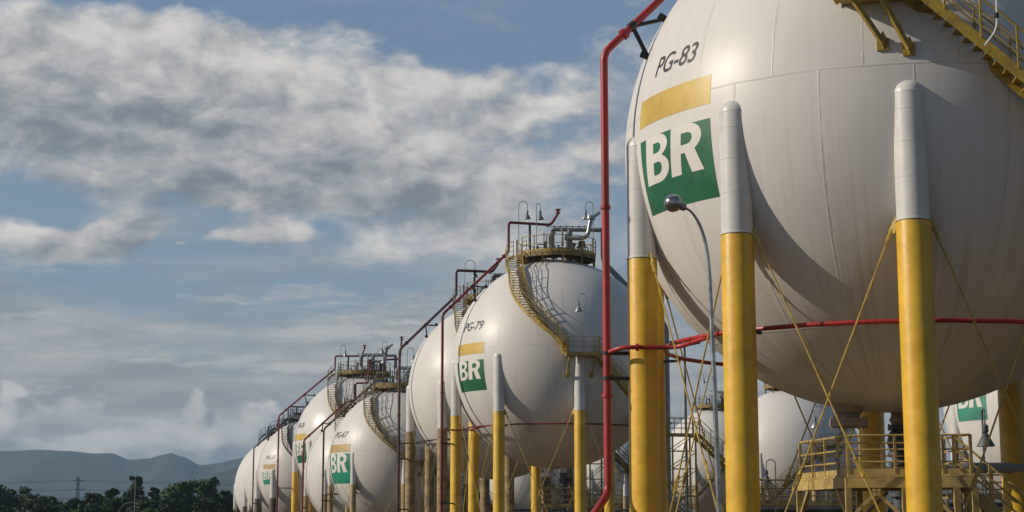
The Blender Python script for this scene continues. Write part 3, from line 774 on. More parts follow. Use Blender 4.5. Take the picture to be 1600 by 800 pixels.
def build_riser(c, label, mat, prof=None, rad=0.113, ring=None, lamp=None, vmat=None, brackets=True, yb=-0.34, foot='ground', kick=None):
    """sprinkler pipe: up beside a column, slopes over the shell to the crown; ring main round the belly"""
    k = c['_k']; Hc = c['_Hc']
    T = thing('fire_water_pipe', label, 'pipe', c['_o'], 'fire water pipes on the tanks')
    prof = prof or [(-1.08, 0.43), (-.46, 1.07), (-.46, 1.36), (-.05, 1.36), (0.02, 1.47)]
    pts = []
    xs = prof[0][0]
    for i, (x_, z_) in enumerate(prof):
        y_ = yb * max(0, min(1, (x_ - (-.15)) / (xs + .15))) if i else yb
        pts.append(V((x_ * k, y_ * k, Hc + z_ * k)))
    foot_pts = [pts[0] * 1 + V((0, 0, -(pts[0].z))) + V((0, 0, -0.2))]
    if kick: foot_pts = [pts[0] + V(kick[1]) - V((0, 0, pts[0].z - kick[0])) , V((pts[0].x, pts[0].y, kick[0] + kick[2]))]
    path = fillet(foot_pts + pts, rad * 2.4, 6)
    MB().tube(path, rad, 18 if k > 7 and c.get('near') else 12).build('pipe', mat, T)
    e = pts[-1]
    MB().lathe([(rad * .9, 0), (rad * 1.8, .02), (rad * 1.8, .10), (rad, .12), (rad * .9, .22), (rad * 2.1, .26), (rad * 2.1, .34), (rad * .5, .36)], e, 14).build('nozzle_head', mat, T)
    # flanges
    fp = [(pts[0], V((0, 0, 1)), Hc * .42), (pts[0], V((0, 0, 1)), Hc * .85)]
    for p, d, z_ in fp:
        q = V((p.x, p.y, z_)); MB().tube([q - d * .05, q + d * .05], rad * 1.35, 14).build('flange', mat, T)
    for t in (0.12, 0.93):
        d = (pts[1] - pts[0]).normalized(); q = pts[0] + (pts[1] - pts[0]) * t; MB().tube([q - d * .06, q + d * .06], rad * 1.5, 14).build('flange', mat, T)
    if brackets:
        # brackets from the slope to the shell
        d = (pts[1] - pts[0]); ctr = V((0, 0, Hc))
        for t in ((0.17,) if c.get('near') else (0.45,)):
            q = pts[0] + d * t; n_ = (q - ctr).normalized(); f0 = ctr + n_ * k
            dn = d.normalized()
            f1 = ctr + ((q + dn * .10 * k) - ctr).normalized() * k; f2 = ctr + ((q - dn * .10 * k) - ctr).normalized() * k
            mb = MB().beam(q, f1, .10, .10).beam(q, f2, .10, .10)
            mb.tube([q - dn * .10, q + dn * .10], rad * 1.25, 12)
            for f_ in (f1, f2):
                nn = (f_ - ctr).normalized(); mb.tube([f_ + nn * .22, f_ - nn * 0.02], .10, 6)
            mb.build('bracket', M['black'], T)
        cols = [V((cos(R(c['ph']) + 2 * pi * i / c['n']), sin(R(c['ph']) + 2 * pi * i / c['n']), 0)) * c.get('rho', .972) * k for i in range(c['n'])]
        cn = min(cols, key=lambda q: (V((q.x, q.y, 0)) - V((pts[0].x, pts[0].y, 0))).length)
        for z_ in c.get('bz', (Hc * .35, Hc * .62)):
            a = V((pts[0].x, pts[0].y, z_)); b = V((cn.x, cn.y, z_)); dd = (b - a).normalized()
            mb = MB().beam(a + dd * rad * .8, b - dd * (c['w'] / 2 * k * .9), .08, .10).tube([a - V((0, 0, .05)), a + V((0, 0, .05))], rad * 1.15, 12)
            mb.build('bracket', M['black'], T)
        # post carrying the level run
        if len(prof) > 3:
            px_, pz_ = prof[3][0] * .55 + prof[2][0] * .45 - .02, prof[3][1]
            MB().tube([(px_ * k, pts[2].y * .6 + pts[3].y * .4, Hc + k * .9), (px_ * k, pts[2].y * .6 + pts[3].y * .4, Hc + pz_ * k - rad)], .09, 8).build('post', M['dark_grey'], T)
    if ring:
        rr_, z_, pr = ring; zz = Hc + z_ * k; n_ = 24
        cir = [V((rr_ * k * cos(2 * pi * j / n_), rr_ * k * sin(2 * pi * j / n_), zz)) for j in range(n_)]
        MB().tube(cir, pr, 10, closed=True).build('ring_main', mat, T)
        a = V((pts[0].x, pts[0].y, zz - .04 * k)); azr = atan2(pts[0].y, pts[0].x) + R(c.get('link_az', 22))
        j = V((rr_ * k * cos(azr), rr_ * k * sin(azr), zz))
        p1 = a + V((.10 * k, -.02 * k, .015 * k)); p2 = V((j.x - .07 * k, j.y - .02 * k, zz - .025 * k))
        # pass in front of the corner column
        cnr = V((cn.x, cn.y, 0)) if brackets else V((j.x, j.y, 0))
        fr = V((cnr.x, cnr.y - c['w'] / 2 * k - pr - .12, zz - .025 * k))
        MB().tube(fillet([a, V((a.x + .05 * k, fr.y, zz - .025 * k)), fr, V((fr.x + .12 * k, fr.y + .01 * k, zz - .025 * k)), V((j.x, j.y, zz))], .5), pr * 1.0, 10).build('branch_pipe', mat, T)
        MB().tube([fr - V((.25, 0, 0)), fr - V((.17, 0, 0))], pr * 1.7, 12).build('flange', mat, T)
        mb = MB()
        for i in range(c['n']):
            az = R(c['ph']) + 2 * pi * i / c['n']; u = V((cos(az), sin(az), 0))
            mb = MB().beam(u * (rr_ * k - .1) + V((0, 0, zz - pr - .04)), u * (c.get('rho', .972) * k - c['w'] / 2 * k * .9) + V((0, 0, zz - pr - .04)), .08, .08)
            mb.build('bracket', M['black'], T)
    return T
# ------------------------------------------------------------------ ground
def ground_z(x, y):
    t = max(0.0, min(1.0, (y - 60) / 70.0)); t = t * t * (3 - 2 * t)
    return -2.4 * t
def structure(o): o['kind'] = 'structure'; return o
def build_ground():
    m, N, b = new_mat('ground_gravel_and_grass')
    tc = N.node('ShaderNodeTexCoord').outputs['Object']
    n1 = N.noise(tc, 0.05, 6, 0.6); n2 = N.noise(tc, 3.0, 6, 0.7)
    far = N.ss(N.xyz(tc)[1], 240, 330)
    c = N.mix(N.ss(n1, 0.4, 0.6), (0.085, 0.054, 0.026), (0.12, 0.08, 0.042))
    c = N.mix(N.m('MULTIPLY', N.ss(n2, 0.4, 0.7), 0.5), c, (0.05, 0.037, 0.022))
    c = N.mix(far, c, (0.05, 0.075, 0.025))
    N.put(b.inputs['Base Color'], c); b.inputs['Roughness'].default_value = 0.95
    bp = N.node('ShaderNodeBump'); bp.inputs['Distance'].default_value = 0.05; N.put(bp.inputs['Height'], n2); N.put(b.inputs['Normal'], bp.outputs[0])
    xs = [-9000, -2500, -800, -300, -150, -80, -40, -20, 0, 20, 40, 80, 150, 300, 800, 2500, 9000]
    ys = [-9000, -2500, -600, -150, -40, 0, 30, 50, 60, 68, 76, 84, 92, 100, 110, 120, 130, 180, 300, 600, 1200, 2500, 5000, 9500]
    mb = MB(); vs = [(x, y, ground_z(x, y)) for y in ys for x in xs]; W_ = len(xs)
    fs = [(j * W_ + i, j * W_ + i + 1, (j + 1) * W_ + i + 1, (j + 1) * W_ + i) for j in range(len(ys) - 1) for i in range(W_ - 1)]
    mb.add(vs, fs, True); structure(mb.build('ground', m))
build_ground()

# ------------------------------------------------------------------ tanks
def from_px(cx, cy, r, Rk):
    a = (cx - 800) / FPX; b = (400 - cy) / FPX
    v = V((a, cos(PITCH) - b * sin(PITCH), sin(PITCH) + b * cos(PITCH))).normalized()
    return tuple(v / sin(r / FPX) * Rk)
SH_NEAR = shell_mat('white_tank_paint', WHITE, 7.5, 0.36)
SH_MID = shell_mat('white_tank_paint_light_streaks', WHITE, 7.5, 0.32)
SH_OLD = shell_mat('old_white_tank_paint', (0.69, 0.67, 0.635), 7.5 * .9, 0.30, rust=0.5)
SH_OLDER = shell_mat('chalky_white_tank_paint', (0.71, 0.69, 0.65), 7.5 * .98, 0.25)
SH_GLOSS = shell_mat('glossy_white_tank_paint', WHITE, 7.5 * 1.06, 0.25, rough=.31)
YEL = dict(colmat=M['yellow'], rail=M['rail_yellow'])
T83 = dict(pos=(1.44304, 6.27048, 1.42184), near=True, n=10, ph=-97.617, w=0.1116, rho=0.9717, zb=-.4425, za=.035, shell=SH_NEAR,
    logo=(-164.3, -138.6, -17.0, -1.0), green=M['green'], band=(-164.7, -138.5, 2.0, 8.1), bandmat=M['band'], text=('PG-83', (-159.2, -143.6, 12.3, 16.8)),
    landing=(-110, -97.5, 0.345), strut_tops=(-108, -103), strut_feet=((-102.1, 9.0), (-97.3, 7.7)), flight=0.72, flight_ang=43, stair_az=-158,
    belly=(-.175, -.05, .045, .10), bellymat=M['bronze'], bz=(CZ + 4.0, CZ + 4.7), link_az=24,
    label='huge white sphere tank marked PG-83 on yellow columns, nearest and largest', **YEL)
T79 = dict(pos=(.427, 15.79, 1.522), n=8, ph=-79.15, w=0.104, zb=-.51, za=.035, shell=SH_MID,
    logo=(-160, -133.5, -17.5, -1.3), green=M['green'], band=(-159.5, -133.6, 2.0, 8.0), bandmat=M['band'], text=('PG-79', (-155.7, -136.3, 15.0, 20.2)),
    landing=(-87, -72, 0.0), flight=.66, flight_ang=47, mid=.30, belly=(-.08, -.05, .06, -.12), bellymat=M['sleeve'],
    label='white sphere tank marked PG-79 with yellow stair curling down its front', **YEL)
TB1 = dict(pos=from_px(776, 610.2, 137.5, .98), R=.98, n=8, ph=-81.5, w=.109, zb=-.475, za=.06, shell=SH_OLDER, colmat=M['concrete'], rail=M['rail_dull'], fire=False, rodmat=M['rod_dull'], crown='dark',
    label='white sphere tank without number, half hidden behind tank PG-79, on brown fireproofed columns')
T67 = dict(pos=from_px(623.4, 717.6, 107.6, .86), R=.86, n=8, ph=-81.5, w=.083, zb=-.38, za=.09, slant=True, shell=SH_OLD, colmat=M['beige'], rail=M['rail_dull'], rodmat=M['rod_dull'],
    logo=(-164.5, -129, -21.0, 3.0), green=M['teal'], band=(-165.5, -129.5, 4.3, 10.7), bandmat=M['tan_band'], text=('PG-67', (-156.5, -135, 16.2, 21.4)),
    landing=(-80, -68, -.05), flight=.5, flight_ang=38, label='white sphere tank marked PG-67 with faded teal logo on beige columns')
TB2 = dict(pos=from_px(573, 740, 95, .86), R=.86, far=True, n=8, ph=-81.5, w=.09, zb=-.36, za=.06, shell=SH_OLDER, colmat=M['beige'], rail=M['rail_dull'], rodmat=M['rod_dull'],
    label='white sphere tank without number standing between tanks PG-67 and PG-81')
T81 = dict(pos=from_px(567.5, 695.1, 106, 1.06), R=1.06, n=10, ph=-98, w=.103, zb=-.40, za=.05, shell=SH_GLOSS, colmat=M['yellow'], rail=M['rail_dull'],
    logo=(-159, -139.3, -16.2, 0), green=M['green'], band=(-164, -139.6, 2.4, 7.6), bandmat=M['band'], text=('PG-81', (-158.4, -144.5, 12.6, 17)),
    label='tall white sphere tank marked PG-81 on yellow columns in the distance')
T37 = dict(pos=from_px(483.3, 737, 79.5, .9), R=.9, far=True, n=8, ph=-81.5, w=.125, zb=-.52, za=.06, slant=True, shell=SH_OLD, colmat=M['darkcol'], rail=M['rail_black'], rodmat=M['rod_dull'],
    logo=(-145, -124, -15, -1.3), green=M['teal'], band=(-143.5, -123, 1.8, 6.6), bandmat=M['tan_band'], text=('PG-37', (-140, -124, 12, 16.4)), crown='dark',
    label='small distant white sphere tank marked PG-37 with black spiral stair')
TB4 = dict(pos=from_px(462, 751, 78, 1.0), R=1.0, far=True, n=8, ph=-81.5, w=.09, zb=-.5, za=.06, slant=True, shell=SH_OLDER, colmat=M['darkcol'], rail=M['rail_black'], rodmat=M['rod_dull'], crown='dark',
    label='white sphere tank second from the end of the row, just behind tank PG-37')
TB5 = dict(pos=from_px(447, 760.7, 78, 1.08), R=1.08, far=True, n=8, ph=-81.5, w=.09, zb=-.45, za=.06, shell=SH_OLDER, colmat=M['beige'], rail=M['rail_black'], rodmat=M['rod_dull'], crown='dark',
    label='white sphere tank at the far left end of the row beside the trees')
TB = dict(pos=from_px(1238, 714, 104, .9), R=.9, n=8, ph=-81.5, w=.09, zb=-.45, za=.06, slant=True, shell=SH_OLDER, colmat=M['beige'], rail=M['rail_dull'], rodmat=M['rod_dull'],
    mirror=30, landing=(-62, -75, 0.12), flight=1.0, flight_ang=42, label='background white sphere tank seen under PG-83 between two of its yellow columns')
TA = dict(pos=from_px(1119, 721, 81, .9), R=.9, far=True, n=8, ph=-75, w=.09, zb=-.45, za=.06, slant=True, shell=SH_OLDER, colmat=M['beige'], rail=M['rail_dull'], rodmat=M['rod_dull'],
    mirror=20, landing=(-70, -82, 0.0), label='background white sphere tank behind the swan-neck street lamp pole')
TD = dict(pos=from_px(1654, 633, 165, 1.0), R=1.0, n=8, ph=-81.5, w=.105, zb=-.49, za=.06, slant=False, shell=SH_MID, colmat=M['beige'], rail=M['rail_dull'], rodmat=M['rod_dull'],
    logo=(-166.8, -144.5, -9.4, 7.5), green=M['pale_teal'], landing=(-85, -72, 0),
    label='white sphere tank at the right edge with bleached teal logo on beige columns')
TE = dict(pos=from_px(955, 738, 68, .9), R=.9, far=True, n=8, ph=-75, w=.10, zb=-.55, za=.06, shell=SH_OLDER, colmat=M['beige'], rail=M['rail_dull'], rodmat=M['rod_dull'],
    label='distant white sphere tank seen under PG-79 behind the thick red pipe')
TF = dict(pos=from_px(828, 748, 68, .9), R=.9, far=True, n=8, ph=-85, w=.10, zb=-.5, za=.06, shell=SH_OLDER, colmat=M['beige'], rail=M['rail_dull'], rodmat=M['rod_dull'],
    label='distant white sphere tank glimpsed low between the columns of PG-79')
ALL = [T83, T79, TB1, T67, TB2, T81, T37, TB4, TB5, TB, TA, TD, TE, TF]
for c_ in ALL: build_tank(c_)
# ------------------------------------------------------------------ fire water pipes
STD = [(-1.08, 0.43), (-.46, 1.07), (-.46, 1.36), (-.05, 1.36), (0.02, 1.47)]
T83['_bend'] = True
build_riser(T83, 'thick bright red pipe rising beside tank PG-83, kinked over to the tank near the top', M['red'],
    [(-1.092, 0.353), (-.44, 1.02), (-.44, 1.36), (-.05, 1.36), (.02, 1.47)], rad=0.109, ring=(.86, -.755, .062), yb=-.194,
    kick=(CZ - .15, (-.75, -1.6, 0), 1.0))
build_riser(T79, 'dark red pipe over the left shoulder of tank PG-79 with a funnel head', M['dark_red'], STD, rad=0.10, ring=(.86, -.62, .055), yb=-.397)
build_riser(TB1, 'brown pipe over the left shoulder of the unnumbered tank beside PG-79', M['brown'], STD, rad=0.115, ring=(.86, -.58, .045))
build_riser(T67, 'brownish red pipe climbing the left side of tank PG-67', M['brown'], [(-1.05, 0.41), (-.40, 1.07), (-.22, 1.2), (-.22, 1.43), (0.0, 1.45), (0.02, 1.72)], rad=0.09, ring=(.84, -.48, .045))
build_riser(TB2, 'red pipe climbing the unnumbered tank between PG-67 and PG-81', M['dark_red'], [(-.99, .52), (-.36, 1.14), (-.20, 1.2), (-.2, 1.47), (.0, 1.47), (.02, 1.8)], rad=0.10)
build_riser(T81, 'red pipe climbing the left side of tank PG-81', M['dark_red'], [(-1.19, .40), (-.42, 1.10), (-.42, 1.29), (-.04, 1.30), (.0, 1.42)], rad=0.10)
build_riser(T37, 'thin dark pipe climbing the left side of tank PG-37', M['brown'], [(-1.03, .44), (-.42, 1.02), (-.42, 1.25), (-.1, 1.25), (-.05, 1.3)], rad=0.09)

def downcomer(c, label, mat, rad, y=0.0, xs=1.055, zk=.36):
    k = c['_k']; Hc = c['_Hc']
    T = thing('vapour_pipe', label, 'pipe', c['_o'], 'grey vapour pipes')
    P = [V((xs * k, y * k, -.2)), V((xs * k, y * k, Hc + zk * k)), V((.46 * k, y * .3 * k, Hc + .99 * k)), V((.46 * k, -.02 * k, Hc + 1.305 * k))]
    MB().tube(fillet(P, .5), rad, 14).build('pipe', mat, T)
    mb = MB()
    for t in (.25, .6):
        q = P[1] + (P[2] - P[1]) * t; n_ = (q - V((0, 0, Hc))).normalized()
        mb = MB().beam(q, V((0, 0, Hc)) + n_ * k, .14, .14); mb.build('bracket', M['black'], T)
    for z_ in (Hc * .3, Hc * .72): MB().tube([V((xs * k, y * k, z_ - .06)), V((xs * k, y * k, z_ + .06))], rad * 1.6, 14).build('flange', mat, T)
downcomer(T79, 'thick grey pipe coming down the right side of tank PG-79 behind the yellow columns', M['grey'], .20, -.05)
downcomer(T81, 'grey pipe coming down the right side of tank PG-81', M['grey'], .18)
downcomer(TB, 'grey pipe coming down the right side of the background tank under PG-83', M['grey'], .15)

# ------------------------------------------------------------------ swan-neck lamps on the decks
def deck_lamp(c, az, label, h=3.6, span=.62, ang=0, size=1.0, mat=None):
    k = c['_k']; r = c.get('deck_r', .365) * k
    p = c['_o'] + V((r * cos(R(az)), r * sin(R(az)), c['_Hc'] + c.get('deck', 1.045) * k))
    gooseneck(p, h, span, ang, label, mat, size=size)
deck_lamp(T79, -172, 'swan-neck lamp at the stair head on the deck of tank PG-79, leftmost of its three', 4.05, .62)
deck_lamp(T79, -122, 'swan-neck lamp on the front rail of the deck of tank PG-79, middle of its three', 3.5, .30, 20)
deck_lamp(T79, -8, 'swan-neck lamp on the right edge of the deck of tank PG-79 by the vent pipe', 4.0, .55, 180)
deck_lamp(TB1, -178, 'swan-neck lamp on the deck of the unnumbered tank behind PG-79', 3.3, .85)
deck_lamp(T81, -160, 'swan-neck lamp at the left of the deck of tank PG-81', 3.2, .6)
deck_lamp(T81, -20, 'swan-neck lamp at the right of the deck of tank PG-81', 3.6, .6, 180)
deck_lamp(T67, -150, 'swan-neck lamp on the deck of tank PG-67, left one', 3.4, .6)
deck_lamp(T67, -70, 'swan-neck lamp on the deck of tank PG-67, middle one', 3.4, .6)
deck_lamp(T67, -10, 'swan-neck lamp on the deck of tank PG-67, right one', 3.6, .6, 180)
deck_lamp(TA, -150, 'swan-neck lamp on the deck of the background tank behind the street lamp', 4.2, .6)
deck_lamp(TB2, -90, 'swan-neck lamp on the deck of the unnumbered tank between PG-67 and PG-81', 3.0, .5)
def place_lamp(px, py, Y, h, span, ang, label, size=1.0, mat=None, post=None):
    """px,py = foot of the pole in the photo"""
    return gooseneck(pix_at(px, py, Y), h, span, ang, label, mat, size=size)
l79 = T79['_landing']
gooseneck(l79 + V((.15, .35, 0)), 4.0, .45, 180, 'swan-neck lamp on the stair landing halfway up tank PG-79')
# lamp whose conduit leans over the stair of PG-83
def conduit_lamp():
    g = thing('stair_lamp', 'thin bent white lamp conduit fixed to the stair of tank PG-83', 'lamp', (0, 0, 0))
    Yc = 38.2
    P = [pix_at(1539, 71, Yc), pix_at(1558, 46, Yc), pix_at(1556, -60, Yc)]
    top = P[-1]; P2 = P[:2] + [top]
    for k_ in range(1, 9):
        a = pi * k_ / 8; P2.append(top + V((.35 - .35 * cos(a), 0, .35 * sin(a))))
    MB().tube(fillet(P2[:3], .35) + P2[3:], .026, 8).build('conduit', M['sleeve'], g)
    MB().lathe([(.05, 0), (.10, -.08), (.10, -.25), (.15, -.42), (.27, -.64), (.2, -.63)], P2[-1], 14).build('lamp_shade', M['galv'], g)
    q = pix_at(1557, 24, Yc); MB().tube([q - V((0, 0, .06)), q + V((0, 0, .06))], .055, 8).beam(q, q - V((.12, -.1, 0)), .04, .04).build('clamp', M['black'], g)
conduit_lamp()

# ------------------------------------------------------------------ street lamp in front
def street_lamp():
    Y = 36.0
    foot = pix_at(1124, 800, Y); gz = ground_z(foot.x, foot.y)
    T = thing('street_lamp', 'tall thin swan-neck street lamp with round silver head in front of the green logo', 'street lamp', (foot.x, foot.y, gz))
    o = V((foot.x, foot.y, gz))
    px = [(1124, 800), (1120, 700), (1117, 620), (1113.5, 540), (1111, 480), (1108.5, 430), (1105, 395), (1099, 367), (1090, 345), (1079, 330), (1067, 323.5)]
    P = [pix_at(x, y, Y) - o for x, y in px]
    P = [P[0] + (P[0] - P[1]) * .9] + P; P[0].z = 0
    P = [P[0]] + catmull(P[1:], 4)
    rr = [.062 - .035 * min(1, i / (len(P) - 1) * 1.1) for i in range(len(P))]
    MB().tube(P, rr, 12).build('pole', M['lampsteel'], T)
    h = pix_at(1053, 318, Y) - o; ax = (P[-1] - h).normalized()
    q = ax.to_track_quat('Z', 'Y').to_matrix()
    hd = MB().lathe([(.03, .30), (.075, .27), (.09, .16), (.13, .14), (.185, .06), (.205, 0.0), (.20, -.02)], h, 22, q).build('lamp_head', M['lampsteel'], T)
    MB().lathe([(.20, -.022), (.19, -.09), (.15, -.16), (.08, -.21), (.01, -.22)], h, 22, q).build('lens', M['lampsteel'], hd)
    MB().tube([P[0], P[0] + V((0, 0, .5))], .10, 12).build('base', M['galv'], T)
m_, N_, b_ = new_mat('lamp_glass'); b_.inputs['Base Color'].default_value = (.5, .52, .55, 1); b_.inputs['Roughness'].default_value = .15; M['lens'] = m_
street_lamp()

# ------------------------------------------------------------------ floodlight pole between the columns
def flood():
    Y = 130.0; f = pix_at(1074, 800, Y); gz = ground_z(f.x, f.y); top = pix_at(1074, 537, Y)
    T = thing('floodlight_pole', 'dark twin-headed floodlight pole seen between yellow columns of PG-83', 'street lamp', (f.x, f.y, gz))
    h = top.z - gz
    MB().tube([(0, 0, 0), (0, 0, h)], [.14, .08], 10).build('pole', M['dark_grey'], T)
    MB().beam((-.6, 0, h), (.6, 0, h), .08, .08).build('crossbar', M['dark_grey'], T)
    for s_ in (-1, 1):
        mb = MB(); Mx = Matrix.Rotation(R(-12 * s_), 3, 'Y'); mb.box((s_ * .85, -.1, h + .03), (.75, .5, .2), Mx); mb.build('lamp_head', M['dark_grey'], T)
flood()

# ------------------------------------------------------------------ inspection platform under PG-83
def inspection_platform():
    rm = M['rail_yellow2']
    zt = pix_at(1322, 743, 42.0).z
    def on(px, Y): p = pix_at(px, 700, Y); return V((p.x, p.y, 0))
    B, A, C_, = on(1323, 41.5), on(1247, 45.2), on(1520, 41.0)
    D_ = C_ + (A - B); D_ = V((C_.x + (A - B).x * .5, C_.y + (A - B).y * 1.2, 0)); Ab = A
    cx = (A + B + C_ + D_) / 4; gz = ground_z(cx.x, cx.y); o = V((cx.x, cx.y, gz)); z = zt - gz
    T = thing('inspection_platform', 'yellow steel platform with handrails and stair standing under tank PG-83', 'platform', o)
    q = [p - V((cx.x, cx.y, 0)) for p in (A, B, C_, D_)]
    mb = MB(); vs = [p + V((0, 0, zz)) for zz in (z - .05, z) for p in q]
    mb.add(vs, [(3, 2, 1, 0), (4, 5, 6, 7), (0, 1, 5, 4), (1, 2, 6, 5), (2, 3, 7, 6), (3, 0, 4, 7)]); dk = mb.build('deck', rm, T)
    up = V((0, 0, 1))
    for a, b in zip(q, q[1:] + q[:1]):
        MB().beam(a + up * (z - .19), b + up * (z - .19), .12, .26).build('edge_beam', rm, T)
    for i_, (a, b) in enumerate([(q[0], q[1]), (q[1], q[2]), (q[2], q[3]), (q[3], q[0])]):
        rb = MB(); aa = a + (b - a) * .01; bb = b - (b - a) * .01
        L = (b - a).length; inn = (V((0, 0, 0)) - (a + b) / 2).normalized() * .05
        rail_run(rb, [aa + inn + up * z, bb + inn + up * z], .98, .03, .98 if i_ != 1 else 1.16, mids=(.33, .64), kick=.14)
        rb.build('railing', rm, dk)
    posts = [q[0], q[1], q[1] + (q[2] - q[1]) * .45, q[1] + (q[2] - q[1]) * .86, q[2], q[3], q[3] + (q[0] - q[3]) * .5]
    nb = {0: (q[1],), 1: (q[0], q[2]), 2: (q[1], q[2]), 3: (q[1],), 4: (q[3],), 5: (q[2],), 6: (q[3],)}
    for i_, p in enumerate(posts):
        inn = (V((0, 0, 0)) - p).normalized() * .05 * 0
        mb = MB().beam(p + inn, p + inn + up * (z - .32), .15, .15); mb.box(p + inn + up * .02, (.36, .36, .04)); ps = mb.build('post', rm, T)
        for t in nb[i_]:
            d = (t - p).normalized(); MB().beam(p + d * .08 + up * (z - 1.02), p + d * .78 + up * (z - .34), .09, .09).build('knee_brace', rm, ps)
    s0 = q[2] + (q[3] - q[2]) * .35 + up * z - V((.9, 0, 0)) * 0
    run = z / tan(R(42))
    stair(T, [s0 + V((-.0, -.25, 0)), s0 + V((run * .95, -.25 - run * .32, -z))], .95, rm, rail_h=1.0, rr=.03)
M['rail_yellow2'] = paint('platform_yellow_paint', (0.46, 0.33, 0.11), 0.5, 0.15, 2.0, rust=0.3, dirt=.2)
inspection_platform()

# ------------------------------------------------------------------ product line on supports, right edge
def product_line():
    Y = 52.0; a = pix_at(1462, 731, Y); b = pix_at(1720, 731, Y); gz = 0
    T = thing('product_pipeline', 'thick grey level pipe running off to the right under tank PG-83', 'pipe', (a.x, a.y, gz))
    o = V((a.x, a.y, gz)); d = b - a
    MB().tube([V((0, 0, a.z)), V((d.x, 0, a.z))], .165, 20).build('pipe', M['grey'], T)
    MB().tube([V((0, 0, a.z)), V((.12, 0, a.z))], .25, 20).build('flange', M['grey'], T)
    for x_ in (.9, 3.6):
        MB().beam((x_, 0, 0), (x_, 0, a.z - .165), .14, .14).beam((x_ - .01, -.25, a.z - .2), (x_ - .01, .25, a.z - .2), .12, .08).build('support', M['rail_dull'], T)
product_line()

# ------------------------------------------------------------------ low pipe rack and bund behind the tanks
def pipe_rack(px0, px1, Y, zs, label, mat, rads):
    a = pix_at(px0, 790, Y); b = pix_at(px1, 790, Y); gz = ground_z(a.x, a.y)
    T = thing('pipe_rack', label, 'pipes', (a.x, a.y, gz)); L = b.x - a.x
    for j, (z_, r_) in enumerate(zip(zs, rads)):
        MB().tube([(0, j * .35, z_ + CZ - gz), (L, j * .35, z_ + CZ - gz)], r_, 10).build('pipe', mat[j % len(mat)], T)
    n = max(2, int(L / 6)); top = max(zs) + CZ - gz
    for i in range(n + 1):
        MB().beam((L * i / n, .5, 0), (L * i / n, .5, top - .1), .2, .2).beam((L * i / n - .01, -.4, min(zs) + CZ - gz - .22), (L * i / n - .01, 1.6, min(zs) + CZ - gz - .22), .15, .12).build('post', M['dark_grey'], T)
pipe_rack(1150, 1760, 84, (1.0, .75, .55, .25), 'dark low pipe rack behind the yellow platform under PG-83', [M['black'], M['dark_grey'], M['grey']], (.12, .16, .10, .18))
pipe_rack(560, 1035, 175, (1.5, 1.1, .6), 'distant low pipe rack behind the columns of tank PG-79', [M['dark_grey'], M['black']], (.14, .2, .16))
def bund():
    a = pix_at(1130, 800, 92); b = pix_at(1800, 800, 92); gz = ground_z(a.x, a.y)
    o = MB().box((0, 0, (1.95) / 2), (b.x - a.x, .4, 1.95)).box((0, 0, 2.0), (b.x - a.x, .55, .1)).build('bund_wall', M['bund'])
    o.location = ((a.x + b.x) / 2, 92, gz); tag(o, 'low dark weathered wall behind the pipe rack under PG-83', 'wall')
M['bund'] = paint('dark_weathered_concrete', (.06, .055, .05), .9, .2, 1.0)
bund()

# free-standing swan-neck lamps near the background tanks
def yard_lamp(px, pt, Y, label, span=.6, ang=180, size=1.0, mat=None):
    p = pix_at(px, 790, Y); gz = ground_z(p.x, Y); t = pix_at(px, pt, Y)
    gooseneck(V((p.x, Y, gz)), t.z - gz, span, ang, label, mat, size=size)
yard_lamp(1213, 718, 100, 'short swan-neck lamp before the background tank, left of the yellow platform', .55, 180, 1.1, M['dark_grey'])
yard_lamp(1291, 634, 95, 'tall pale swan-neck lamp post rising behind the railing of the yellow platform', .5, 180, 1.0)
yard_lamp(1541, 640, 62, 'swan-neck lamp with large dark bell in front of the right-hand bleached logo', .45, 265, 1.25, M['dark_grey'])

# ------------------------------------------------------------------ low walkways between the tanks
def walkway(px0, px1, Y, ytop, yrail, label, mat, gap=1.6):
    a = pix_at(px0, ytop, Y); b = pix_at(px1, ytop, Y); gz = ground_z(a.x, a.y); z = a.z - gz; h = pix_at(px0, yrail, Y).z - a.z
    T = thing('walkway', label, 'walkway', (a.x, a.y, gz)); L = b.x - a.x
    MB().box((L / 2, 0, z - .06), (L, 1.1, .12)).build('deck', mat, T)
    for s_ in (-.52, .52):
        rb = MB(); rail_run(rb, [V((0, s_, z)), V((L, s_, z))], h, .03, gap, mids=(.33, .66), kick=.12); rb.build('railing', mat, T)
    n = max(2, int(L / 5))
    for i in range(n + 1):
        for s_ in (-.45, .45):
            MB().beam((L * i / n, s_, 0), (L * i / n, s_, z - .12), .12, .12).build('post', mat, T)
walkway(1142, 1352, 81, 787, 750, 'low railed walkway before the background tank, left of the yellow platform', M['rail_dull'])
walkway(1476, 1690, 76, 776, 742, 'low railed walkway at the right edge below the grey pipe', M['rail_dull'])
walkway(842, 902, 116, 790, 763, 'low railed walkway under the valve of tank PG-79', M['rail_dull'], 1.2)
walkway(918, 972, 150, 788, 766, 'distant railed walkway behind the bend of the thick red pipe', M['rail_dull'], 1.2)
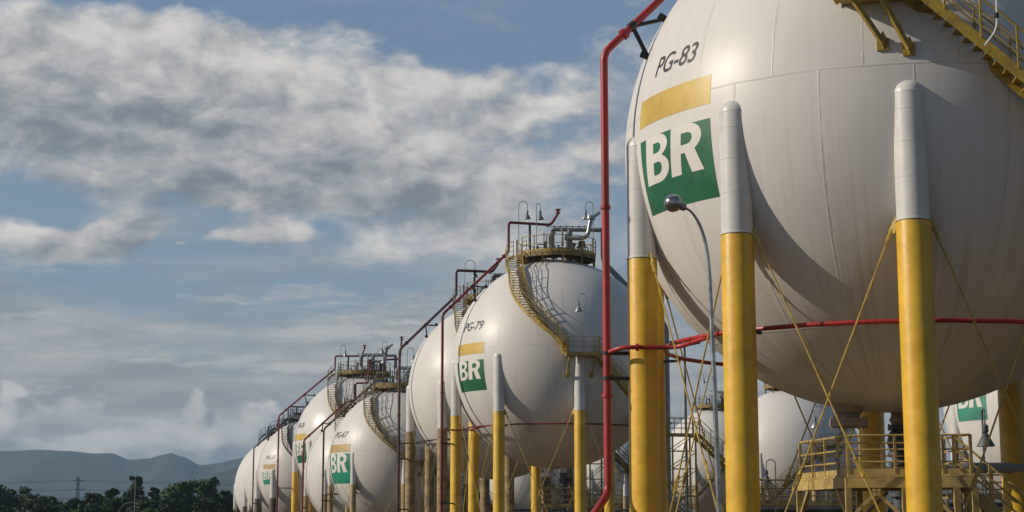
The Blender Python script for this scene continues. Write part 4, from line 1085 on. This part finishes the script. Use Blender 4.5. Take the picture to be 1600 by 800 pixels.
# ------------------------------------------------------------------ trees
def leaf_mat(name, a, b):
    m, N, bs = new_mat(name)
    tc = N.node('ShaderNodeTexCoord').outputs['Object']
    n = N.noise(tc, 0.9, 4, .6)
    g = N.node('ShaderNodeNewGeometry')
    r = g.outputs['Random Per Island']
    c = N.mix(N.m('MULTIPLY', N.m('ADD', N.ss(n, .35, .65), r), .5), a, b)
    N.put(bs.inputs['Base Color'], c); bs.inputs['Roughness'].default_value = .7
    bs.inputs['Specular IOR Level'].default_value = .25
    return m
LEAF = [leaf_mat('leaves_dark', (.016, .032, .010), (.045, .075, .020)), leaf_mat('leaves_mid', (.024, .050, .012), (.07, .115, .026)), leaf_mat('leaves_olive', (.035, .05, .018), (.085, .10, .035))]
M['bark'] = paint('bark', (.07, .05, .035), .9, .3, 2.0)
def tree(px, top, width, Y, label, seed, kind='round', mat=0, dens=1.0):
    rnd = random.Random(seed)
    a = pix_at(px, top, Y); gz = ground_z(a.x, Y); H = a.z - gz; W_ = width / FPX * Y / 2
    T = thing('tree', label, 'tree', (a.x, Y, gz), 'trees at the edge of the plant')
    mb = MB(); tr = H * .022 + .08
    lean = V((rnd.uniform(-.04, .04) * H, 0, 0))
    tp = [V((0, 0, -.2)), V((0, 0, H * .25)) + lean * .3, V((0, 0, H * .55)) + lean, V((0, 0, H * .9)) + lean * 1.5]
    mb.tube(tp, [tr * 1.4, tr, tr * .6, tr * .15], 8)
    clumps = []
    nC = int({'round': 34, 'tall': 26, 'ragged': 22, 'palm': 1}[kind] * dens)
    for i in range(nC):
        t = rnd.random()
        if kind == 'round': z = H * (.30 + .62 * t); rr = W_ * sqrt(max(.05, 1 - ((t - .4) / .68) ** 2)) * .85
        elif kind == 'tall': z = H * (.25 + .70 * t); rr = W_ * (1.05 - t * .85)
        else: z = H * (.35 + .6 * t); rr = W_ * (.5 + .5 * sin(t * 3))
        an = rnd.uniform(0, 2 * pi); q = rr * sqrt(rnd.random())
        c_ = V((q * cos(an), q * sin(an), z)) + lean * (z / H)
        s_ = W_ * rnd.uniform(.16, .42) * (1.0 if t < .8 else .7)
        clumps.append((c_, s_))
        st = tp[1] + (tp[2] - tp[1]) * min(1, t * 1.1)
        mb.tube([st, (st + c_) / 2 + V((0, 0, -.03 * H)), c_], [tr * .4, tr * .25, tr * .08], 5)
    mb.build('trunk', M['bark'], T)
    lb = MB()
    ls = .30 if Y > 250 else .22
    for c_, s_ in clumps:
        n_ = int(150 * dens)
        for _ in range(n_):
            while True:
                d = V((rnd.uniform(-1, 1), rnd.uniform(-1, 1), rnd.uniform(-1, 1)))
                if d.length < 1: break
            d = d * (0.55 + .45 * d.length) * s_ * rnd.choice((1, 1, 1.15, 1.45)); d.z *= .75
            p = c_ + d; nrm = (d.normalized() + V((rnd.uniform(-1, 1), rnd.uniform(-1, 1), rnd.uniform(-.3, 1.3)))).normalized()
            u = nrm.orthogonal().normalized(); w = nrm.cross(u); an = rnd.uniform(0, pi); u, w = u * cos(an) + w * sin(an), w * cos(an) - u * sin(an)
            L = ls * rnd.uniform(.6, 1.5)
            lb.add([p - u * L, p - w * L * .45, p + u * L, p + w * L * .45], [(0, 1, 2, 3)])
    lb.build('crown', LEAF[mat], T)
    return T
TREES = [
 (-20, 752, 110, 300, 'dark bushy tree at the very left edge of the view', 'round', 0),
 (12, 762, 60, 330, 'low dark tree second from the left edge', 'round', 0),
 (45, 760, 56, 310, 'open-topped tree with a thin ragged crown left of the pylon', 'ragged', 2),
 (78, 772, 60, 300, 'low rounded dark tree just left of the pylon', 'round', 1),
 (112, 776, 56, 290, 'low dark shrubby tree below the pylon', 'round', 0),
 (148, 766, 46, 300, 'low dense tree right of the pylon', 'round', 0),
 (168, 757, 46, 320, 'dark tree with a blunt domed top beside the swan-neck poles', 'round', 0),
 (213, 740, 56, 330, 'tallest pointed dark tree behind the thin white pole', 'tall', 0),
 (241, 755, 34, 330, 'narrow dark tree between the pointed tree and the broad one', 'tall', 0),
 (186, 772, 50, 270, 'low tree in front of the pointed tree, mid green', 'round', 1),
 (232, 778, 52, 265, 'low leafy tree at the foot of the narrow dark tree', 'round', 1),
 (283, 742, 62, 300, 'broad sunlit green tree, left half of the big clump', 'round', 1),
 (315, 745, 66, 305, 'broad rounded green tree, right half of the big clump', 'round', 1),
 (336, 738, 24, 330, 'thin-stemmed tree poking above the right of the big clump', 'ragged', 2),
 (352, 762, 40, 310, 'dark tree against the edge of the last tank', 'round', 0),
 (270, 775, 60, 262, 'low bush-like tree in front of the big clump, left', 'round', 0),
 (322, 778, 60, 262, 'low bush-like tree in front of the big clump, right', 'round', 0),
 (375, 770, 50, 330, 'dark tree partly behind the last tank', 'round', 0),
 (60, 784, 90, 255, 'wide low tree at the bottom left corner', 'round', 0),
 (140, 786, 80, 255, 'wide low tree at the bottom under the pylon', 'round', 0),
]
for i, t in enumerate(TREES): tree(t[0], t[1], t[2], t[3], t[4], 40 + i, t[5], t[6])
def scrub():
    rnd = random.Random(5); lb = MB()
    for i in range(13000):
        x = rnd.uniform(-190, -20); y = 350 + rnd.uniform(-10, 25); hmax = 8.0 + 3.5 * mnoise.noise(V((x * .08, 0, 3)))
        z = -2.4 + abs(rnd.random()) ** .7 * hmax; p = V((x, y, z))
        nrm = V((rnd.uniform(-1, 1), rnd.uniform(-1, .3), rnd.uniform(-.3, 1))).normalized(); u = nrm.orthogonal().normalized(); w = nrm.cross(u); L = rnd.uniform(.4, 1.1)
        lb.add([p - u * L, p - w * L * .6, p + u * L, p + w * L * .6], [(0, 1, 2, 3)])
    o = lb.build('undergrowth', LEAF[0]); o['kind'] = 'stuff'
scrub()
# ------------------------------------------------------------------ pylon, power lines, yard poles
def pylon():
    Y = 1250.0; f = pix_at(120, 800, Y); gz = -2.4; top = pix_at(120, 745, Y); h = top.z - gz
    T = thing('lattice_pylon', 'distant steel lattice power pylon above the trees', 'pylon', (f.x, Y, gz))
    w0, w1 = 6.5, 1.6
    def wd(z): return w0 + (w1 - w0) * min(1, z / (h * .72))
    lv = [0, h * .16, h * .3, h * .42, h * .53, h * .63, h * .72, h * .81, h * .9, h]
    for sx in (-1, 1):
        for sy in (-1, 1):
            MB().tube([(sx * wd(z) / 2, sy * wd(z) / 2, z) for z in lv], .22, 4).build('leg', M['dark_grey'], T)
    mb = MB()
    for a, b in zip(lv, lv[1:]):
        for s_ in (-1, 1):
            A, B = wd(a) / 2, wd(b) / 2
            mb.tube([(-A, s_ * A, a), (B, s_ * B, b)], .13, 4).tube([(A, s_ * A, a), (-B, s_ * B, b)], .13, 4)
            mb.tube([(s_ * A, -A, a), (s_ * B, B, b)], .13, 4).tube([(-B, s_ * B, b), (B, s_ * B, b)], .13, 4)
    mb.build('bracing', M['dark_grey'], T)
    for t in (.60, .76, .93): MB().beam((-4.2, 0, h * t), (4.2, 0, h * t), .5, .4).build('cross_arm', M['dark_grey'], T)
    j = 0
    for t, nm in ((.60, 'lowest'), (.76, 'middle'), (.93, 'top')):
        for s_ in (-4, 4):
            pts = []
            for i in range(-12, 25):
                u = i / 12.0; ph = u - math.floor(u)
                pts.append((f.x + u * 330, Y + u * 12 + s_ * .4 * 0, gz + h * t + (s_ * .12) - 4 * 3.2 * ph * (1 - ph)))
            o = MB().tube(pts, .10, 4).build('power_line', M['dark_grey'])
            tag(o, ('%s power line wire on the pylon, %s strand' % (nm, 'upper' if s_ > 0 else 'lower')), 'cable', 'power line wires')
pylon()
def thin_pole(px, top, Y, label, hook=0):
    t = pix_at(px, top, Y); gz = ground_z(t.x, Y); h = t.z - gz
    T = thing('yard_light_pole', label, 'street lamp', (t.x, Y, gz), 'yard light poles among the trees')
    if hook:
        pts = [V((0, 0, 0)), V((0, 0, h - 2.2))] + [V((hook * (1 - cos(R(a))), 0, h - 2.2 + 2.2 * sin(R(a)))) for a in range(15, 106, 15)]
        MB().tube(pts, .035, 6).build('pole', M['grey'], T); MB().box(pts[-1] + V((.2 * (1 if hook > 0 else -1), 0, -.05)), (.5, .25, .12)).build('lamp_head', M['galv'], T)
    else:
        MB().tube([(0, 0, 0), (0, 0, h)], [.09, .05], 6).build('pole', M['grey'], T); MB().box((0, 0, h), (.6, .3, .15)).build('lamp_head', M['dark_grey'], T)
thin_pole(212, 746, 230, 'thin straight pale pole before the pointed tree')
thin_pole(183, 785, 235, 'curved swan-neck pole left of the straight pole', 2.0)
thin_pole(194, 791, 235, 'shorter curved pole next to the straight pole', 1.4)
# ------------------------------------------------------------------ mountains (real relief, faded by the haze)
def interp(t, P):
    for (a, b), (c_, d) in zip(P, P[1:]):
        if a <= t <= c_: u = (t - a) / (c_ - a); u = u * u * (3 - 2 * u); return b + (d - b) * u
    return P[0][1] if t < P[0][0] else P[-1][1]
def range_(name, prof, Y, depth, mat, seed, x0, x1, nx=260, ny=36):
    mb = MB(); vs = []; gz = -8.0
    for j in range(ny + 1):
        v = j / ny; y = Y - depth * .55 + depth * v
        for i in range(nx + 1):
            px = x0 + (x1 - x0) * i / nx; c_ = pix_at(px, interp(px, prof), Y); x = c_.x * y / Y
            e = max(0, 1 - abs(v - .55) / .55) ** .9
            n_ = mnoise.fractal(V((x * .0022, y * .0022, seed)), 1.0, 2.0, 6)
            rg = 1 - abs(mnoise.noise(V((x * .004, y * .0012, seed + 5))))
            z = gz + (c_.z - gz) * e * (1 - .30 * (1 - rg) * (1 - e)) + n_ * 75 * e * (1 - e) * 2 + n_ * 4 * e - (1 - rg) * 60 * e * (1 - e)
            vs.append((x, y, z))
    W_ = nx + 1
    mb.add(vs, [(j * W_ + i, j * W_ + i + 1, (j + 1) * W_ + i + 1, (j + 1) * W_ + i) for j in range(ny) for i in range(nx)], True)
    structure(mb.build(name, mat, sharp=180))
m_, N_, b_ = new_mat('forested_slopes')
tc_ = N_.node('ShaderNodeTexCoord').outputs['Object']
N_.put(b_.inputs['Base Color'], N_.mix(N_.ss(N_.noise(tc_, .012, 8, .65), .35, .65), (.012, .022, .012), (.04, .055, .028))); b_.inputs['Roughness'].default_value = .95
M['slopes'] = m_
range_('mountains', [(-1500, 720), (-700, 700), (-300, 712), (0, 703), (60, 702), (105, 705), (150, 709), (175, 708), (187, 713), (200, 718), (235, 716), (252, 711), (268, 708), (285, 714), (315, 727), (342, 723), (365, 717), (390, 712), (430, 720), (520, 730), (700, 722), (1000, 735), (1500, 728), (2300, 735), (3200, 725)], 5200, 1500, M['slopes'], 1.3, -1500, 3200, 420)
range_('foothills', [(-1500, 775), (-400, 778), (0, 772), (60, 778), (85, 770), (110, 778), (200, 778), (300, 752), (340, 738), (380, 728), (450, 732), (600, 745), (900, 755), (1600, 760), (3000, 765)], 3400, 1200, M['slopes'], 4.1, -1500, 3000, 360)
# ------------------------------------------------------------------ haze
def haze():
    m = bpy.data.materials.new('haze_air'); m.use_nodes = True; nt = m.node_tree; nt.nodes.clear()
    o = nt.nodes.new('ShaderNodeOutputMaterial'); v = nt.nodes.new('ShaderNodeVolumePrincipled')
    v.inputs['Color'].default_value = (.50, .74, 1.0, 1); v.inputs['Density'].default_value = HAZE; v.inputs['Anisotropy'].default_value = .2
    nt.links.new(v.outputs[0], o.inputs['Volume'])
    b = MB().box((0, 0, 0), (2, 2, 2)).build('haze', m)
    b.scale = (7500, 7500, 170); b.location = (300, 400, 155); b['kind'] = 'stuff'
HAZE = 0.00012
haze()
